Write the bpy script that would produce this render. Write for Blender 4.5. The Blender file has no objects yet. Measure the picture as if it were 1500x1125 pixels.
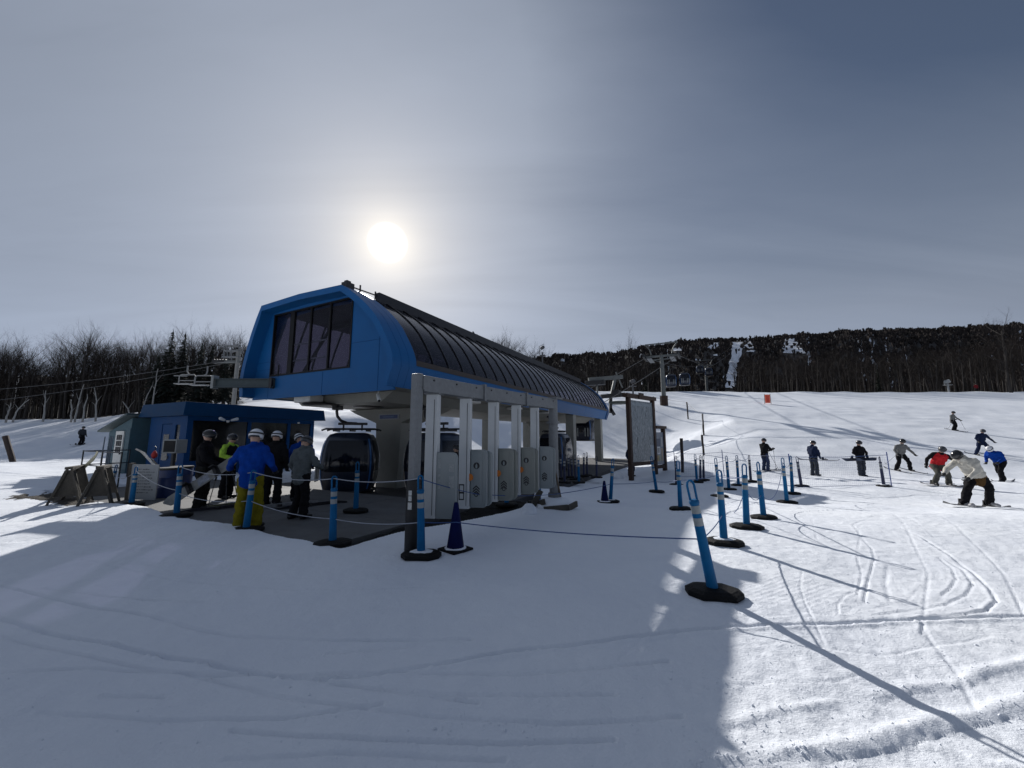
import bpy, bmesh, math, random
import numpy as np
from mathutils import Vector, Matrix

random.seed(7)
SC = bpy.context.scene
COL = SC.collection

# ------------------------------------------------------------------ camera
F = 563.0; PITCH = math.radians(7.8); EYE = 1.65
sp, cp = math.sin(PITCH), math.cos(PITCH)
cam_d = bpy.data.cameras.new('camera'); cam = bpy.data.objects.new('camera', cam_d); COL.objects.link(cam)
cam_d.sensor_width = 36.0; cam_d.lens = F / 1500 * 36.0
cam_d.clip_start = 0.05; cam_d.clip_end = 6000
cam.location = (0, 0, EYE); cam.rotation_euler = (math.radians(90) + PITCH, 0, 0)
SC.camera = cam

# ------------------------------------------------------------------ sky and sun
SUN_AZ = math.radians(-18.98); SUN_EL = math.radians(26.65)
SUN = Vector((math.sin(SUN_AZ) * math.cos(SUN_EL), math.cos(SUN_AZ) * math.cos(SUN_EL), math.sin(SUN_EL)))
world = bpy.data.worlds.new('World'); SC.world = world; world.use_nodes = True
def build_world():
    nt = world.node_tree; nt.nodes.clear(); N = nt.nodes.new; L = nt.links.new
    def math_(op, a, b=None, c=None, clamp=False):
        n = N('ShaderNodeMath'); n.operation = op; n.use_clamp = clamp
        for i, v in enumerate((a, b, c)):
            if v is None: continue
            if isinstance(v, (int, float)): n.inputs[i].default_value = v
            else: L(v, n.inputs[i])
        return n.outputs[0]
    def mixc(f, a, b, mode='MIX'):
        n = N('ShaderNodeMix'); n.data_type = 'RGBA'; n.blend_type = mode
        for i, v in ((0, f), (6, a), (7, b)):
            if isinstance(v, (int, float)): n.inputs[i].default_value = v
            elif isinstance(v, tuple): n.inputs[i].default_value = v + (1,)
            else: L(v, n.inputs[i])
        return n.outputs[2]
    out = N('ShaderNodeOutputWorld'); bg = N('ShaderNodeBackground')
    tc = N('ShaderNodeTexCoord')
    nrm = N('ShaderNodeVectorMath'); nrm.operation = 'NORMALIZE'; L(tc.outputs['Generated'], nrm.inputs[0]); D = nrm.outputs[0]
    sep = N('ShaderNodeSeparateXYZ'); L(D, sep.inputs[0])
    dot = N('ShaderNodeVectorMath'); dot.operation = 'DOT_PRODUCT'; L(D, dot.inputs[0]); dot.inputs[1].default_value = SUN
    ang = math_('MULTIPLY', math_('ARCCOSINE', math_('MINIMUM', dot.outputs['Value'], 0.999999)), 180 / math.pi)
    up = math_('MAXIMUM', sep.outputs[2], 0.0)
    # cirrus sheet high above: project the direction on a plane
    den = math_('ADD', up, 0.13)
    cx = math_('DIVIDE', sep.outputs[0], den); cy = math_('DIVIDE', sep.outputs[1], den)
    cmb = N('ShaderNodeCombineXYZ'); L(cx, cmb.inputs[0]); L(cy, cmb.inputs[1])
    def noise(scale, rot, sx, sy, det, dist, off=0.0):
        mp = N('ShaderNodeMapping'); L(cmb.outputs[0], mp.inputs[0])
        mp.inputs['Rotation'].default_value = (0, 0, rot); mp.inputs['Scale'].default_value = (sx, sy, 1); mp.inputs['Location'].default_value = (off, off * .7, 0)
        n = N('ShaderNodeTexNoise'); L(mp.outputs[0], n.inputs['Vector'])
        n.inputs['Scale'].default_value = scale; n.inputs['Detail'].default_value = det; n.inputs['Roughness'].default_value = 0.55; n.inputs['Distortion'].default_value = dist
        return n.outputs[0]
    n1 = noise(0.42, 0.35, 0.55, 1.5, 6, 0.5, 3.1)
    n2 = noise(1.3, 0.25, 0.35, 1.7, 7, 0.7, 9.2)
    n3 = noise(0.20, 0.0, 1.0, 1.0, 2, 0.2, 1.7)
    # thickness of the veil: it thins out high up to the right
    n1c = math_('SUBTRACT', n1, 0.5); n2c = math_('SUBTRACT', n2, 0.5); n3c = math_('SUBTRACT', n3, 0.5)
    thin = math_('MULTIPLY', math_('MAXIMUM', sep.outputs[0], 0.0), math_('MAXIMUM', math_('SUBTRACT', up, 0.2), 0.0))
    v = math_('SUBTRACT', 1.10, math_('MULTIPLY', thin, 3.9))
    v = math_('ADD', v, math_('ADD', math_('MULTIPLY', n1c, 0.55), math_('ADD', math_('MULTIPLY', n2c, 0.35), math_('MULTIPLY', n3c, 0.3))))
    v = math_('MINIMUM', math_('MAXIMUM', v, 0.12), 1.0)
    # forward scattering round the sun, brighter in the longer path near the horizon
    def ex(s): return math_('EXPONENT', math_('MULTIPLY', ang, -1.0 / s))
    phase = math_('ADD', 0.155, math_('ADD', math_('MULTIPLY', ex(31.0), 0.34), math_('MULTIPLY', ex(8.0), 0.26)))
    hor = math_('DIVIDE', up, 0.3); hor = math_('EXPONENT', math_('MULTIPLY', math_('MULTIPLY', hor, hor), -1.0))
    phase = math_('MULTIPLY', phase, math_('ADD', 1.0, math_('MULTIPLY', hor, 0.45)))
    phase = math_('MULTIPLY', phase, math_('ADD', 1.0, math_('ADD', math_('MULTIPLY', n1c, 0.30), math_('MULTIPLY', n2c, 0.30))))
    veil = mixc(ex(13.0), (0.82, 0.965, 1.25), (1.08, 1.0, 0.90))
    sc = N('ShaderNodeVectorMath'); sc.operation = 'SCALE'; L(veil, sc.inputs[0]); L(phase, sc.inputs['Scale'])
    sky = N('ShaderNodeTexSky'); sky.sky_type = 'NISHITA'; sky.sun_disc = False
    sky.sun_elevation = SUN_EL; sky.sun_rotation = SUN_AZ; sky.altitude = 500; sky.air_density = 1.0; sky.dust_density = 0.6; sky.ozone_density = 1.6
    sks = N('ShaderNodeVectorMath'); sks.operation = 'SCALE'; L(mixc(1.0, sky.outputs[0], (1.06, 1.0, 1.0), 'MULTIPLY'), sks.inputs[0]); sks.inputs['Scale'].default_value = 0.045
    col = mixc(v, sks.outputs[0], sc.outputs[0])
    # the disc seen through the veil, with its soft bright rim
    disc = N('ShaderNodeMapRange'); disc.interpolation_type = 'SMOOTHSTEP'; L(ang, disc.inputs[0])
    disc.inputs[1].default_value = 2.75; disc.inputs[2].default_value = 1.1; disc.inputs[3].default_value = 0; disc.inputs[4].default_value = 2.4
    glow = math_('ADD', disc.outputs[0], math_('MULTIPLY', ex(2.3), 0.42))
    gl = N('ShaderNodeVectorMath'); gl.operation = 'SCALE'; gl.inputs[0].default_value = (1.0, 0.94, 0.80); L(glow, gl.inputs['Scale'])
    add = N('ShaderNodeVectorMath'); add.operation = 'ADD'; L(col, add.inputs[0]); L(gl.outputs[0], add.inputs[1])
    L(add.outputs[0], bg.inputs[0]); bg.inputs[1].default_value = 1.0
    L(bg.outputs[0], out.inputs[0])
build_world()
sun_d = bpy.data.lights.new('sun', 'SUN'); sun_d.energy = 4.0; sun_d.angle = math.radians(0.55); sun_d.color = (1.0, 0.965, 0.92)
sun = bpy.data.objects.new('sun', sun_d); COL.objects.link(sun)
sun.rotation_euler = SUN.to_track_quat('Z', 'Y').to_euler()
vs = SC.view_settings; vs.view_transform = 'Standard'; vs.look = 'None'; vs.exposure = 0.28; vs.gamma = 1.0; vs.use_curve_mapping = False
SC.render.engine = 'CYCLES'; SC.cycles.use_denoising = True
SC.cycles.max_bounces = 8; SC.cycles.transparent_max_bounces = 16; SC.cycles.diffuse_bounces = 3; SC.cycles.glossy_bounces = 3

# ------------------------------------------------------------------ rays from the photograph
def ray(px, py):
    a = (px - 750) / F; b = (562.5 - py) / F
    return Vector((a, cp - b * sp, sp + b * cp))
def at(px, py, Y):
    r = ray(px, py); r = r * (Y / r.y); return Vector((r.x, r.y, r.z + EYE))
def flat(px, py, z=0.0):
    r = ray(px, py); r = r * ((z - EYE) / r.z); return Vector((r.x, r.y, z))
def to_px(p):
    z = p[2] - EYE; w = p[1] * cp + z * sp; u = -p[1] * sp + z * cp
    return (750 + F * p[0] / w, 562.5 - F * u / w) if w > .01 else (-9999, -9999)

# ------------------------------------------------------------------ materials
MATS = {}
def mat(name, col, rough=0.6, metal=0.0, var=0.12, scale=6.0, bump=0.0, bscale=40.0, spec=0.5, coat=0.0, col2=None, dirt=0.0, trans=None):
    """procedural principled material: colour broken up by two noises, optional bump and worn dirt"""
    if name in MATS: return MATS[name]
    m = bpy.data.materials.new(name); m.use_nodes = True; MATS[name] = m
    nt = m.node_tree; N = nt.nodes.new; L = nt.links.new
    b = nt.nodes['Principled BSDF']; tc = N('ShaderNodeTexCoord')
    n = N('ShaderNodeTexNoise'); n.inputs['Scale'].default_value = scale; n.inputs['Detail'].default_value = 6; n.inputs['Roughness'].default_value = .6
    L(tc.outputs['Object'], n.inputs['Vector'])
    r = N('ShaderNodeMapRange'); L(n.outputs[0], r.inputs[0]); r.inputs[1].default_value = .3; r.inputs[2].default_value = .7
    mx = N('ShaderNodeMix'); mx.data_type = 'RGBA'; L(r.outputs[0], mx.inputs[0])
    c2 = col2 if col2 else tuple(min(1, c * (1 + var)) for c in col)
    c1 = col if col2 else tuple(c * (1 - var) for c in col)
    mx.inputs[6].default_value = tuple(c1) + (1,); mx.inputs[7].default_value = tuple(c2) + (1,)
    cout = mx.outputs[2]
    if dirt > 0:
        n2 = N('ShaderNodeTexNoise'); n2.inputs['Scale'].default_value = scale * .35; n2.inputs['Detail'].default_value = 9; n2.inputs['Roughness'].default_value = .7
        L(tc.outputs['Object'], n2.inputs['Vector'])
        r2 = N('ShaderNodeMapRange'); L(n2.outputs[0], r2.inputs[0]); r2.inputs[1].default_value = .5; r2.inputs[2].default_value = .72; r2.inputs[4].default_value = dirt
        m2 = N('ShaderNodeMix'); m2.data_type = 'RGBA'; L(r2.outputs[0], m2.inputs[0]); L(cout, m2.inputs[6]); m2.inputs[7].default_value = (.09, .08, .07, 1)
        cout = m2.outputs[2]
    L(cout, b.inputs['Base Color'])
    rr = N('ShaderNodeMapRange'); L(n.outputs[0], rr.inputs[0]); rr.inputs[3].default_value = max(.02, rough - .08); rr.inputs[4].default_value = min(1, rough + .08)
    L(rr.outputs[0], b.inputs['Roughness'])
    b.inputs['Metallic'].default_value = metal; b.inputs['Specular IOR Level'].default_value = spec
    if coat: b.inputs['Coat Weight'].default_value = coat; b.inputs['Coat Roughness'].default_value = .1
    if bump > 0:
        n3 = N('ShaderNodeTexNoise'); n3.inputs['Scale'].default_value = bscale; n3.inputs['Detail'].default_value = 5
        L(tc.outputs['Object'], n3.inputs['Vector'])
        bp = N('ShaderNodeBump'); bp.inputs['Strength'].default_value = bump; bp.inputs['Distance'].default_value = .02
        L(n3.outputs[0], bp.inputs['Height']); L(bp.outputs[0], b.inputs['Normal'])
    if trans:
        t = N('ShaderNodeBsdfTransparent'); t.inputs[0].default_value = tuple(trans[1]) + (1,)
        ms = N('ShaderNodeMixShader'); ms.inputs[0].default_value = trans[0]
        L(b.outputs[0], ms.inputs[1]); L(t.outputs[0], ms.inputs[2])
        L(ms.outputs[0], nt.nodes['Material Output'].inputs[0])
    return m

# ------------------------------------------------------------------ mesh helpers
class MB:
    def __init__(s): s.v = []; s.f = []; s.mi = []; s.cur = 0
    def add(s, vs, fs):
        o = len(s.v); s.v += [tuple(p) for p in vs]; s.f += [tuple(i + o for i in f) for f in fs]; s.mi += [s.cur] * len(fs); return s
    def box(s, c, d, rz=0.0, M=None):
        x, y, z = d[0] / 2, d[1] / 2, d[2] / 2
        P = [Vector((i, j, k)) for k in (-z, z) for j in (-y, y) for i in (-x, x)]
        R = Matrix.Rotation(rz, 3, 'Z') if M is None else M
        return s.add([R @ p + Vector(c) for p in P], [(0, 2, 3, 1), (4, 5, 7, 6), (0, 1, 5, 4), (2, 6, 7, 3), (0, 4, 6, 2), (1, 3, 7, 5)])
    def bb(s, a, b):
        return s.box([(a[i] + b[i]) / 2 for i in range(3)], [abs(b[i] - a[i]) for i in range(3)])
    def beam(s, p, q, w, h, up=(0, 0, 1)):
        p = Vector(p); q = Vector(q); d = q - p; l = d.length; d.normalize()
        x = d.cross(Vector(up))
        if x.length < 1e-4: x = d.cross(Vector((0, 1, 0)))
        x.normalize(); y = x.cross(d)
        P = []
        for t in (p, q):
            for a, b in ((-1, -1), (1, -1), (1, 1), (-1, 1)): P.append(t + x * (a * w / 2) + y * (b * h / 2))
        return s.add(P, [(3, 2, 1, 0), (4, 5, 6, 7), (0, 1, 5, 4), (1, 2, 6, 5), (2, 3, 7, 6), (3, 0, 4, 7)])
    def tube(s, pts, r, n=8, caps=True):
        pts = [Vector(p) for p in pts]; k = len(pts); rs = r if isinstance(r, (list, tuple)) else [r] * k
        o = len(s.v); V = []; fs = []
        ref = Vector((0, 0, 1)); prevx = None
        for i, p in enumerate(pts):
            d = (pts[min(i + 1, k - 1)] - pts[max(i - 1, 0)])
            if d.length < 1e-9: d = Vector((0, 0, 1))
            d.normalize()
            if prevx is None:
                x = d.cross(ref)
                if x.length < 1e-3: x = d.cross(Vector((0, 1, 0)))
            else: x = prevx - d * prevx.dot(d)
            x.normalize(); y = d.cross(x); prevx = x
            for j in range(n):
                a = 2 * math.pi * j / n; V.append(p + (x * math.cos(a) + y * math.sin(a)) * rs[i])
        for i in range(k - 1):
            for j in range(n):
                j2 = (j + 1) % n; fs.append((i * n + j, i * n + j2, (i + 1) * n + j2, (i + 1) * n + j))
        if caps: fs.append(tuple(range(n - 1, -1, -1))); fs.append(tuple((k - 1) * n + j for j in range(n)))
        return s.add(V, fs)
    def cap(s, a, b, ra, rb, n=12):
        """closed capsule with hemispherical ends"""
        a = Vector(a); b = Vector(b); d = (b - a)
        if d.length < 1e-5: d = Vector((0, 0, 1e-4))
        d = d.normalized(); pts = []; rs = []
        for t in (80, 55, 28, 0): pts.append(a - d * ra * math.sin(math.radians(t))); rs.append(ra * math.cos(math.radians(t)))
        for t in (0, 28, 55, 80): pts.append(b + d * rb * math.sin(math.radians(t))); rs.append(rb * math.cos(math.radians(t)))
        return s.tube(pts, rs, n)
    def prism(s, poly, ext, axis=0):
        """poly: list of 2-D points, extruded along axis from ext[0] to ext[1]"""
        def mk(p, e): return (e, p[0], p[1]) if axis == 0 else ((p[0], e, p[1]) if axis == 1 else (p[0], p[1], e))
        n = len(poly); V = [mk(p, ext[0]) for p in poly] + [mk(p, ext[1]) for p in poly]
        fs = [tuple(range(n - 1, -1, -1)), tuple(range(n, 2 * n))] + [(i, (i + 1) % n, n + (i + 1) % n, n + i) for i in range(n)]
        return s.add(V, fs)
    def lathe(s, prof, c=(0, 0, 0), n=16):
        return s.tube([(c[0], c[1], c[2] + z) for r, z in prof], [max(r, 1e-4) for r, z in prof], n)
    def grid(s, G):
        """G: rows of points"""
        h = len(G); w = len(G[0]); V = [p for row in G for p in row]
        return s.add(V, [(i * w + j, i * w + j + 1, (i + 1) * w + j + 1, (i + 1) * w + j) for i in range(h - 1) for j in range(w - 1)])
    def mesh(s, name, m, smooth=False):
        me = bpy.data.meshes.new(name); me.from_pydata(s.v, [], s.f)
        ms = m if isinstance(m, (list, tuple)) else [m]
        for x in ms: me.materials.append(x)
        if len(ms) > 1: me.polygons.foreach_set('material_index', s.mi)
        b = bmesh.new(); b.from_mesh(me); bmesh.ops.recalc_face_normals(b, faces=b.faces); b.to_mesh(me); b.free()
        if smooth:
            me.polygons.foreach_set('use_smooth', [True] * len(me.polygons))
            me.set_sharp_from_angle(angle=math.radians(smooth if smooth is not True else 40))
        me.update(); return me
    def build(s, name, m, parent=None, smooth=False, bevel=0.0):
        return obj(name, s.mesh(name, m, smooth), parent, bevel)
def obj(name, me, parent=None, bevel=0.0):
    o = bpy.data.objects.new(name, me); COL.objects.link(o)
    if parent is not None: o.parent = parent
    if bevel:
        md = o.modifiers.new('bevel', 'BEVEL'); md.width = bevel; md.segments = 2; md.limit_method = 'ANGLE'; md.angle_limit = math.radians(40)
    return o
def tag(o, label=None, cat=None, group=None, kind=None):
    if label: o['label'] = label
    if cat: o['category'] = cat
    if group: o['group'] = group
    if kind: o['kind'] = kind
    return o
def empty(name, loc=(0, 0, 0), rz=0.0, label=None, cat=None, group=None):
    o = bpy.data.objects.new(name, None); COL.objects.link(o); o.empty_display_size = .2
    o.location = loc; o.rotation_euler = (0, 0, rz); tag(o, label, cat, group); return o
def kids(o): return [c for c in COL.objects if c.parent == o]
def copy_tree(o, parent=None, _tree=None):
    c = o.copy(); COL.objects.link(c); c.parent = parent
    for ch in list(o.children): copy_tree(ch, c)
    return c

# ------------------------------------------------------------------ value noise for the terrain
def vnoise(x, y, seed=0):
    xi = np.floor(x).astype(np.int64); yi = np.floor(y).astype(np.int64); xf = x - xi; yf = y - yi
    def h(a, b):
        n = (a * 374761393 + b * 668265263 + seed * 974711) & 0x7fffffff
        n = ((n ^ (n >> 13)) * 1274126177) & 0x7fffffff
        return ((n ^ (n >> 16)) & 0xffff) / 65535.0
    u = xf * xf * (3 - 2 * xf); v = yf * yf * (3 - 2 * yf)
    return (h(xi, yi) * (1 - u) + h(xi + 1, yi) * u) * (1 - v) + (h(xi, yi + 1) * (1 - u) + h(xi + 1, yi + 1) * u) * v - .5
def sstep(a, b, x): t = np.clip((x - a) / (b - a), 0, 1); return t * t * (3 - 2 * t)
# ------------------------------------------------------------------ the place: station axes and the lie of the land
STA_AZ = math.radians(27.5); SO = Vector((-3.6, 10.8, 0)); STA_RZ = math.pi / 2 - STA_AZ
SA = Vector((math.sin(STA_AZ), math.cos(STA_AZ), 0)); SN = Vector((-math.cos(STA_AZ), math.sin(STA_AZ), 0))
def S(u, v, z=0.0): return SO + SA * u + SN * v + Vector((0, 0, z))
def sta_plane(px, py, u):
    r = ray(px, py); o = Vector((0, 0, EYE)); p0 = S(u, 0); k = (p0 - o).dot(SA) / r.dot(SA); q = o + r * k; d = q - SO
    return d.dot(SN), q.z
HILL = [(-3.0, 560), (-1.2, 556), (-.4, 548), (.10, 532), (.30, 525), (.36, 518), (.45, 510), (.55, 507), (.65, 503), (.77, 499), (1.0, 493), (1.2, 488), (1.35, 485), (3.0, 478)]
def base_h(X, Y):
    X = np.asarray(X, float); Y = np.asarray(Y, float)
    a = X / np.maximum(Y, 5.0)
    lf = 1 - sstep(-1.15, -.5, a)
    Y0 = 18.6 + 12.4 * lf; Yc = 72 - 20 * lf
    z = -.35 * sstep(-1, 4, X) * sstep(7, 13, Y)
    t = np.clip(Y - Y0, 0, Yc - Y0); z = z + .2 * (t - 1.4 * (1 - np.exp(-t / 1.4)))
    z = z + .035 * np.clip(Y - Yc, 0, 150)
    top = np.interp(a, [h[0] for h in HILL], [EYE + (640 - h[1]) / F * 640 for h in HILL])
    top = top + 7 * vnoise(a * 22 + 3.3, a * 0 + .5, 51) + 5 * vnoise(a * 70, a * 0 + .5, 52)
    s = sstep(200, 640, Y); z = z * (1 - s) + top * s
    return z
def corridor(X, Y):
    """1 inside the cut that holds platform and station, 0 out on the snow"""
    dx = X - SO.x; dy = Y - SO.y; u = dx * SA.x + dy * SA.y; v = dx * SN.x + dy * SN.y
    w = .10 + 8.0 * sstep(5, 13, u) * (1 + .5 * vnoise(X / 4.0, Y / 4.0, 9))
    n = .18 * vnoise(X * .6, Y * .6, 5) + .07 * vnoise(X * 3, Y * 3, 6)
    vr = -3.2 - .7 * sstep(-3.2, .4, u) + 1.4 * sstep(1.5, 5, u)
    vl = 9.6 - 1.0 * sstep(-1, 2, u)
    fr = sstep(-3.85 + n - .05, -3.85 + n + .10, u) * (1 - sstep(26, 46, u))
    return fr * sstep(vr + n - w, vr + n + .05, v) * (1 - sstep(vl + n - .05, vl + n + w * 2.6, v))
def wave(X, Y):
    return .16 * vnoise(X / 5.5, Y / 5.5, 1) * sstep(8, 20, np.abs(Y) + .3 * np.abs(X)) + .05 * vnoise(X / 1.7, Y / 1.7, 2) + .22 * vnoise(X / 3.2 + Y * .1, Y / 1.6, 7) * sstep(19, 27, Y) * (1 - sstep(.05, .35, X / np.maximum(Y, 5.0)))
def rough_h(X, Y):
    z = base_h(X, Y); c = corridor(X, Y)
    dx = X - SO.x; dy = Y - SO.y; u = dx * SA.x + dy * SA.y; v = dx * SN.x + dy * SN.y
    z = z + .075 * np.exp(-((u + 4.1) / .75) ** 2) * sstep(-4.5, -2.9, v) * (1 - sstep(4.0, 6.5, v))
    return z * (1 - c) + (-.55) * c + wave(X, Y) * (1 - c)
def gz(x, y): return float(rough_h(np.array([x]), np.array([y]))[0])
def G(px, py):
    """where the line of sight meets the snow"""
    r = ray(px, py); T = np.geomspace(1.5, 1400, 6000)
    X = r.x * T; Y = r.y * T; Z = EYE + r.z * T; h = rough_h(X, Y)
    i = int(np.argmax(Z <= h)); return Vector((X[i], Y[i], h[i]))

TRACKS = [  # pixel line of a ski or board track, half width, depth, side berm
 ([(0,858),(60,873),(140,890),(200,897),(260,912),(310,925),(350,932),(480,936),(690,940)], .035, .022, .5),
 ([(0,905),(60,923),(120,937),(160,944),(230,958),(300,972),(360,983),(420,991),(480,993),(560,987),(640,975),(780,955),(1000,925),(1130,918),(1240,913),(1340,906),(1500,903),(1640,905),(1760,915)], .045, .035, .9),
 ([(420,991),(520,1005),(600,1016),(700,1030)], .03, .018, .4),
 ([(60,862),(130,870),(210,877),(300,880)], .025, .014, .3), ([(150,1017),(190,1019),(240,1022)], .03, .016, .4),
 ([(340,1068),(440,1076),(600,1083),(760,1088),(900,1082)], .03, .02, .6), ([(480,955),(560,952),(610,947)], .02, .012, .3),
 ([(560,1005),(640,1018),(760,1021),(900,1017)], .03, .012, .5), ([(700,905),(860,912),(1000,905),(1080,900)], .02, .012, .4),
 ([(1280,752),(1270,757),(1258,762),(1249,769),(1257,779),(1265,791),(1277,803),(1281,818),(1276,835),(1271,850),(1266,880)], .03, .04, .8),
 ([(1268,764),(1257,773),(1259,790),(1255,815),(1262,840),(1256,870)], .025, .03, .8),
 ([(1290,765),(1320,775),(1348,788),(1388,812),(1420,836),(1449,862),(1460,880),(1445,895),(1410,900),(1340,905)], .04, .05, 1.0),
 ([(1360,812),(1385,820),(1410,836),(1425,856),(1415,872),(1385,886),(1340,893),(1280,900)], .035, .035, .9),
 ([(1375,817),(1395,834),(1400,848),(1392,862),(1380,872)], .03, .035, .8),
 ([(1175,838),(1172,860),(1180,885),(1190,905),(1208,945)], .03, .02, .3), ([(1228,900),(1227,885),(1238,872),(1255,866)], .025, .03, .8),
 ([(1300,830),(1297,855),(1303,880)], .06, .025, .2), ([(1348,905),(1358,930),(1380,960),(1400,985),(1430,1040)], .05, .022, .2),
 ([(1200,840),(1230,852),(1265,865)], .02, .02, .6), ([(1100,905),(1240,898),(1330,880),(1345,862)], .02, .02, .6),
 ([(1180,700),(1240,722),(1300,742),(1340,762),(1370,790)], .03, .025, .6), ([(1130,905),(1180,898),(1260,905),(1300,912)], .03, .02, .8),
 ([(1170,695),(1165,720),(1185,745),(1193,770),(1196,790)], .03, .02, .5),
 ([(0,930),(120,960),(260,985),(420,1020),(640,1050),(820,1060),(1000,1050)], .03, .016, .4), ([(0,985),(140,978),(320,990),(520,985),(760,992),(980,970)], .03, .014, .4),
 ([(250,880),(420,893),(600,890),(800,876),(960,868)], .025, .014, .4), ([(60,1040),(220,1055),(420,1050),(560,1030)], .03, .014, .4), ([(600,960),(720,968),(880,952),(1000,955)], .03, .014, .4), ([(700,1095),(800,1040),(900,975),(960,920)], .03, .012, .4), ([(120,820),(260,850),(430,862),(620,858)], .025, .012, .4), ([(330,1110),(520,1100),(740,1112)], .03, .014, .4),
 ([(1330,720),(1400,770),(1470,840),(1500,900)], .03, .03, .7), ([(1250,700),(1320,760),(1360,840),(1350,930)], .03, .028, .6), ([(1050,950),(1150,945),(1300,960),(1450,930)], .03, .025, .6),
 ([(0,795),(80,790),(160,800)], .02, .012, .3), ([(100,835),(150,826),(230,830)], .02, .01, .3), ([(1040,1010),(1130,1000),(1220,1002),(1260,990)], .03, .018, .6),
 ([(1110,640),(1230,655),(1340,640),(1430,650)], .04, .03, .6), ([(1200,610),(1300,622),(1380,655)], .05, .03, .6), ([(1450,660),(1480,700),(1500,720)], .04, .03, .6),
]
RIDGES = [  # loose snow thrown up along the groomer's edge: pixel line, half width, height
 ([(1000,1066),(1050,1060),(1085,1056),(1130,1042),(1170,1036),(1210,1031)], .05, .045),
 ([(1280,1019),(1310,1013),(1335,1006),(1365,1003),(1400,1001),(1420,993),(1440,983),(1470,975),(1500,968),(1580,946),(1680,925),(1800,905)], .06, .06),
 ([(1085,1108),(1150,1100),(1182,1098)], .06, .06), ([(1190,1098),(1240,1091),(1265,1085),(1300,1076),(1370,1057),(1400,1051),(1430,1046),(1465,1036),(1500,1029),(1580,1008),(1680,985),(1800,962)], .08, .09),
 ([(1000,1115),(1030,1112),(1062,1109)], .05, .05), ([(640,1060),(720,1062),(790,1068)], .05, .02), ([(940,985),(1020,990),(1080,1000)], .04, .02),
]
CHURN = [(1360, 1075, 1.0, .9), (1240, 1030, .9, .8), (1190, 830, 1.6, .8), (1380, 960, 1.6, .45), (1480, 1110, .8, 1.0), (1100, 1090, .9, .7), (1450, 760, 2.5, .5), (1120, 900, .9, .5)]
def detail_h(X, Y):
    """fine relief of the snow surface"""
    n = len(X); R = np.hypot(X, Y)
    near = 1 - sstep(16, 45, R)
    z = (.022 * vnoise(X / .55, Y / .8, 11) + .010 * vnoise(X / .16, Y / .24, 12) + .005 * vnoise(X / .06, Y / .07, 13)) * near
    lit = sstep(.15, .45, X / np.maximum(Y, .5))          # trodden side, outside the groomed apron
    z += lit * near * (.006 * np.maximum(0, vnoise(X / .22, Y / .2, 14)) + .006 * vnoise(X / .07, Y / .07, 15) + .002 * vnoise(X / .03, Y / .03, 18))
    far = sstep(9, 16, R) * (1 - sstep(70, 90, R))
    z += far * (.06 * vnoise(X / 1.1, Y / 1.1, 16) + .05 * np.abs(vnoise(X / .7 + Y * .3, Y / 2.2, 17)))
    for px, py, rad, amp in CHURN:
        c = flat(px, py); d = np.hypot(X - c.x, Y - c.y); k = np.exp(-(d / rad) ** 2) * amp
        z += k * (.005 * np.maximum(0, vnoise(X / .11, Y / .11, 21)) + .003 * np.maximum(0, vnoise(X / .04, Y / .04, 22)))
    # corduroy left by the groomer
    c = flat(1225, 735); d = ((X - c.x) / 1.8) ** 2 + ((Y - c.y) / 1.0) ** 2
    z += np.exp(-d) * .009 * np.sin((X * .93 + Y * .37) * 2 * math.pi / .16)
    c = flat(1130, 860); d = ((X - c.x) / .8) ** 2 + ((Y - c.y) / .6) ** 2
    z += np.exp(-d) * .0022 * np.sin((X * .5 - Y * .87) * 2 * math.pi / .06)
    def seg(pts, hw, fn):
        P = [G(*p) if p[1] < 700 else flat(*p) for p in pts]; s0 = 0.0
        for a, b in zip(P[:-1], P[1:]):
            m = (X > min(a.x, b.x) - 6 * hw) & (X < max(a.x, b.x) + 6 * hw) & (Y > min(a.y, b.y) - 6 * hw) & (Y < max(a.y, b.y) + 6 * hw)
            idx = np.nonzero(m)[0]; l = (b - a).length
            if len(idx) and l > 1e-6:
                dx = b.x - a.x; dy = b.y - a.y; L2 = dx * dx + dy * dy
                qx = X[idx] - a.x; qy = Y[idx] - a.y; t = np.clip((qx * dx + qy * dy) / L2, 0, 1)
                ex = qx - t * dx; ey = qy - t * dy; d = np.hypot(ex, ey); side = np.sign(ex * dy - ey * dx)
                fn(idx, d, side, s0 + t * l)
            s0 += l
    for pts, hw, dep, berm in TRACKS:
        sh = max(p[0] for p in pts) < 950 or (pts[0][0] == 0 and pts[0][1] > 880)
        hw, dep = (hw * .55, dep * 1.5) if sh else (hw * .40, dep * .36)
        tmp = np.zeros(n)
        def fn(idx, d, side, s, hw=hw, dep=dep, berm=berm):
            wob = .30 + .35 * (vnoise(s * 2.1, s * 0 + hw * 91, 31) + .5)
            k = -dep * wob * 1.3 * np.clip(1.25 - d / hw, 0, 1) + berm * dep * .55 * wob * np.exp(-((d - hw * 2.1) / hw) ** 2) * (side > 0) * (.6 + 1.0 * (vnoise(s * 11, d * 14, 32) + .5))
            tmp[idx] = np.where(np.abs(k) > np.abs(tmp[idx]), k, tmp[idx])
        seg(pts, hw, fn); z += tmp
    for pts, hw, hgt in RIDGES:
        hw = hw * .75
        tmp = np.zeros(n)
        def fn(idx, d, side, s, hw=hw, hgt=hgt):
            wob = .75 + .7 * vnoise(s * 1.6, s * 0 + hw * 57, 41)
            k = hgt * .30 * wob * np.exp(-(d / hw) ** 2) - .05 * hgt * np.exp(-((d - 2 * hw) / hw) ** 2) * (side > 0)
            tmp[idx] = np.where(np.abs(k) > np.abs(tmp[idx]), k, tmp[idx])
        seg(pts, hw, fn); z += tmp
    return z

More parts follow.
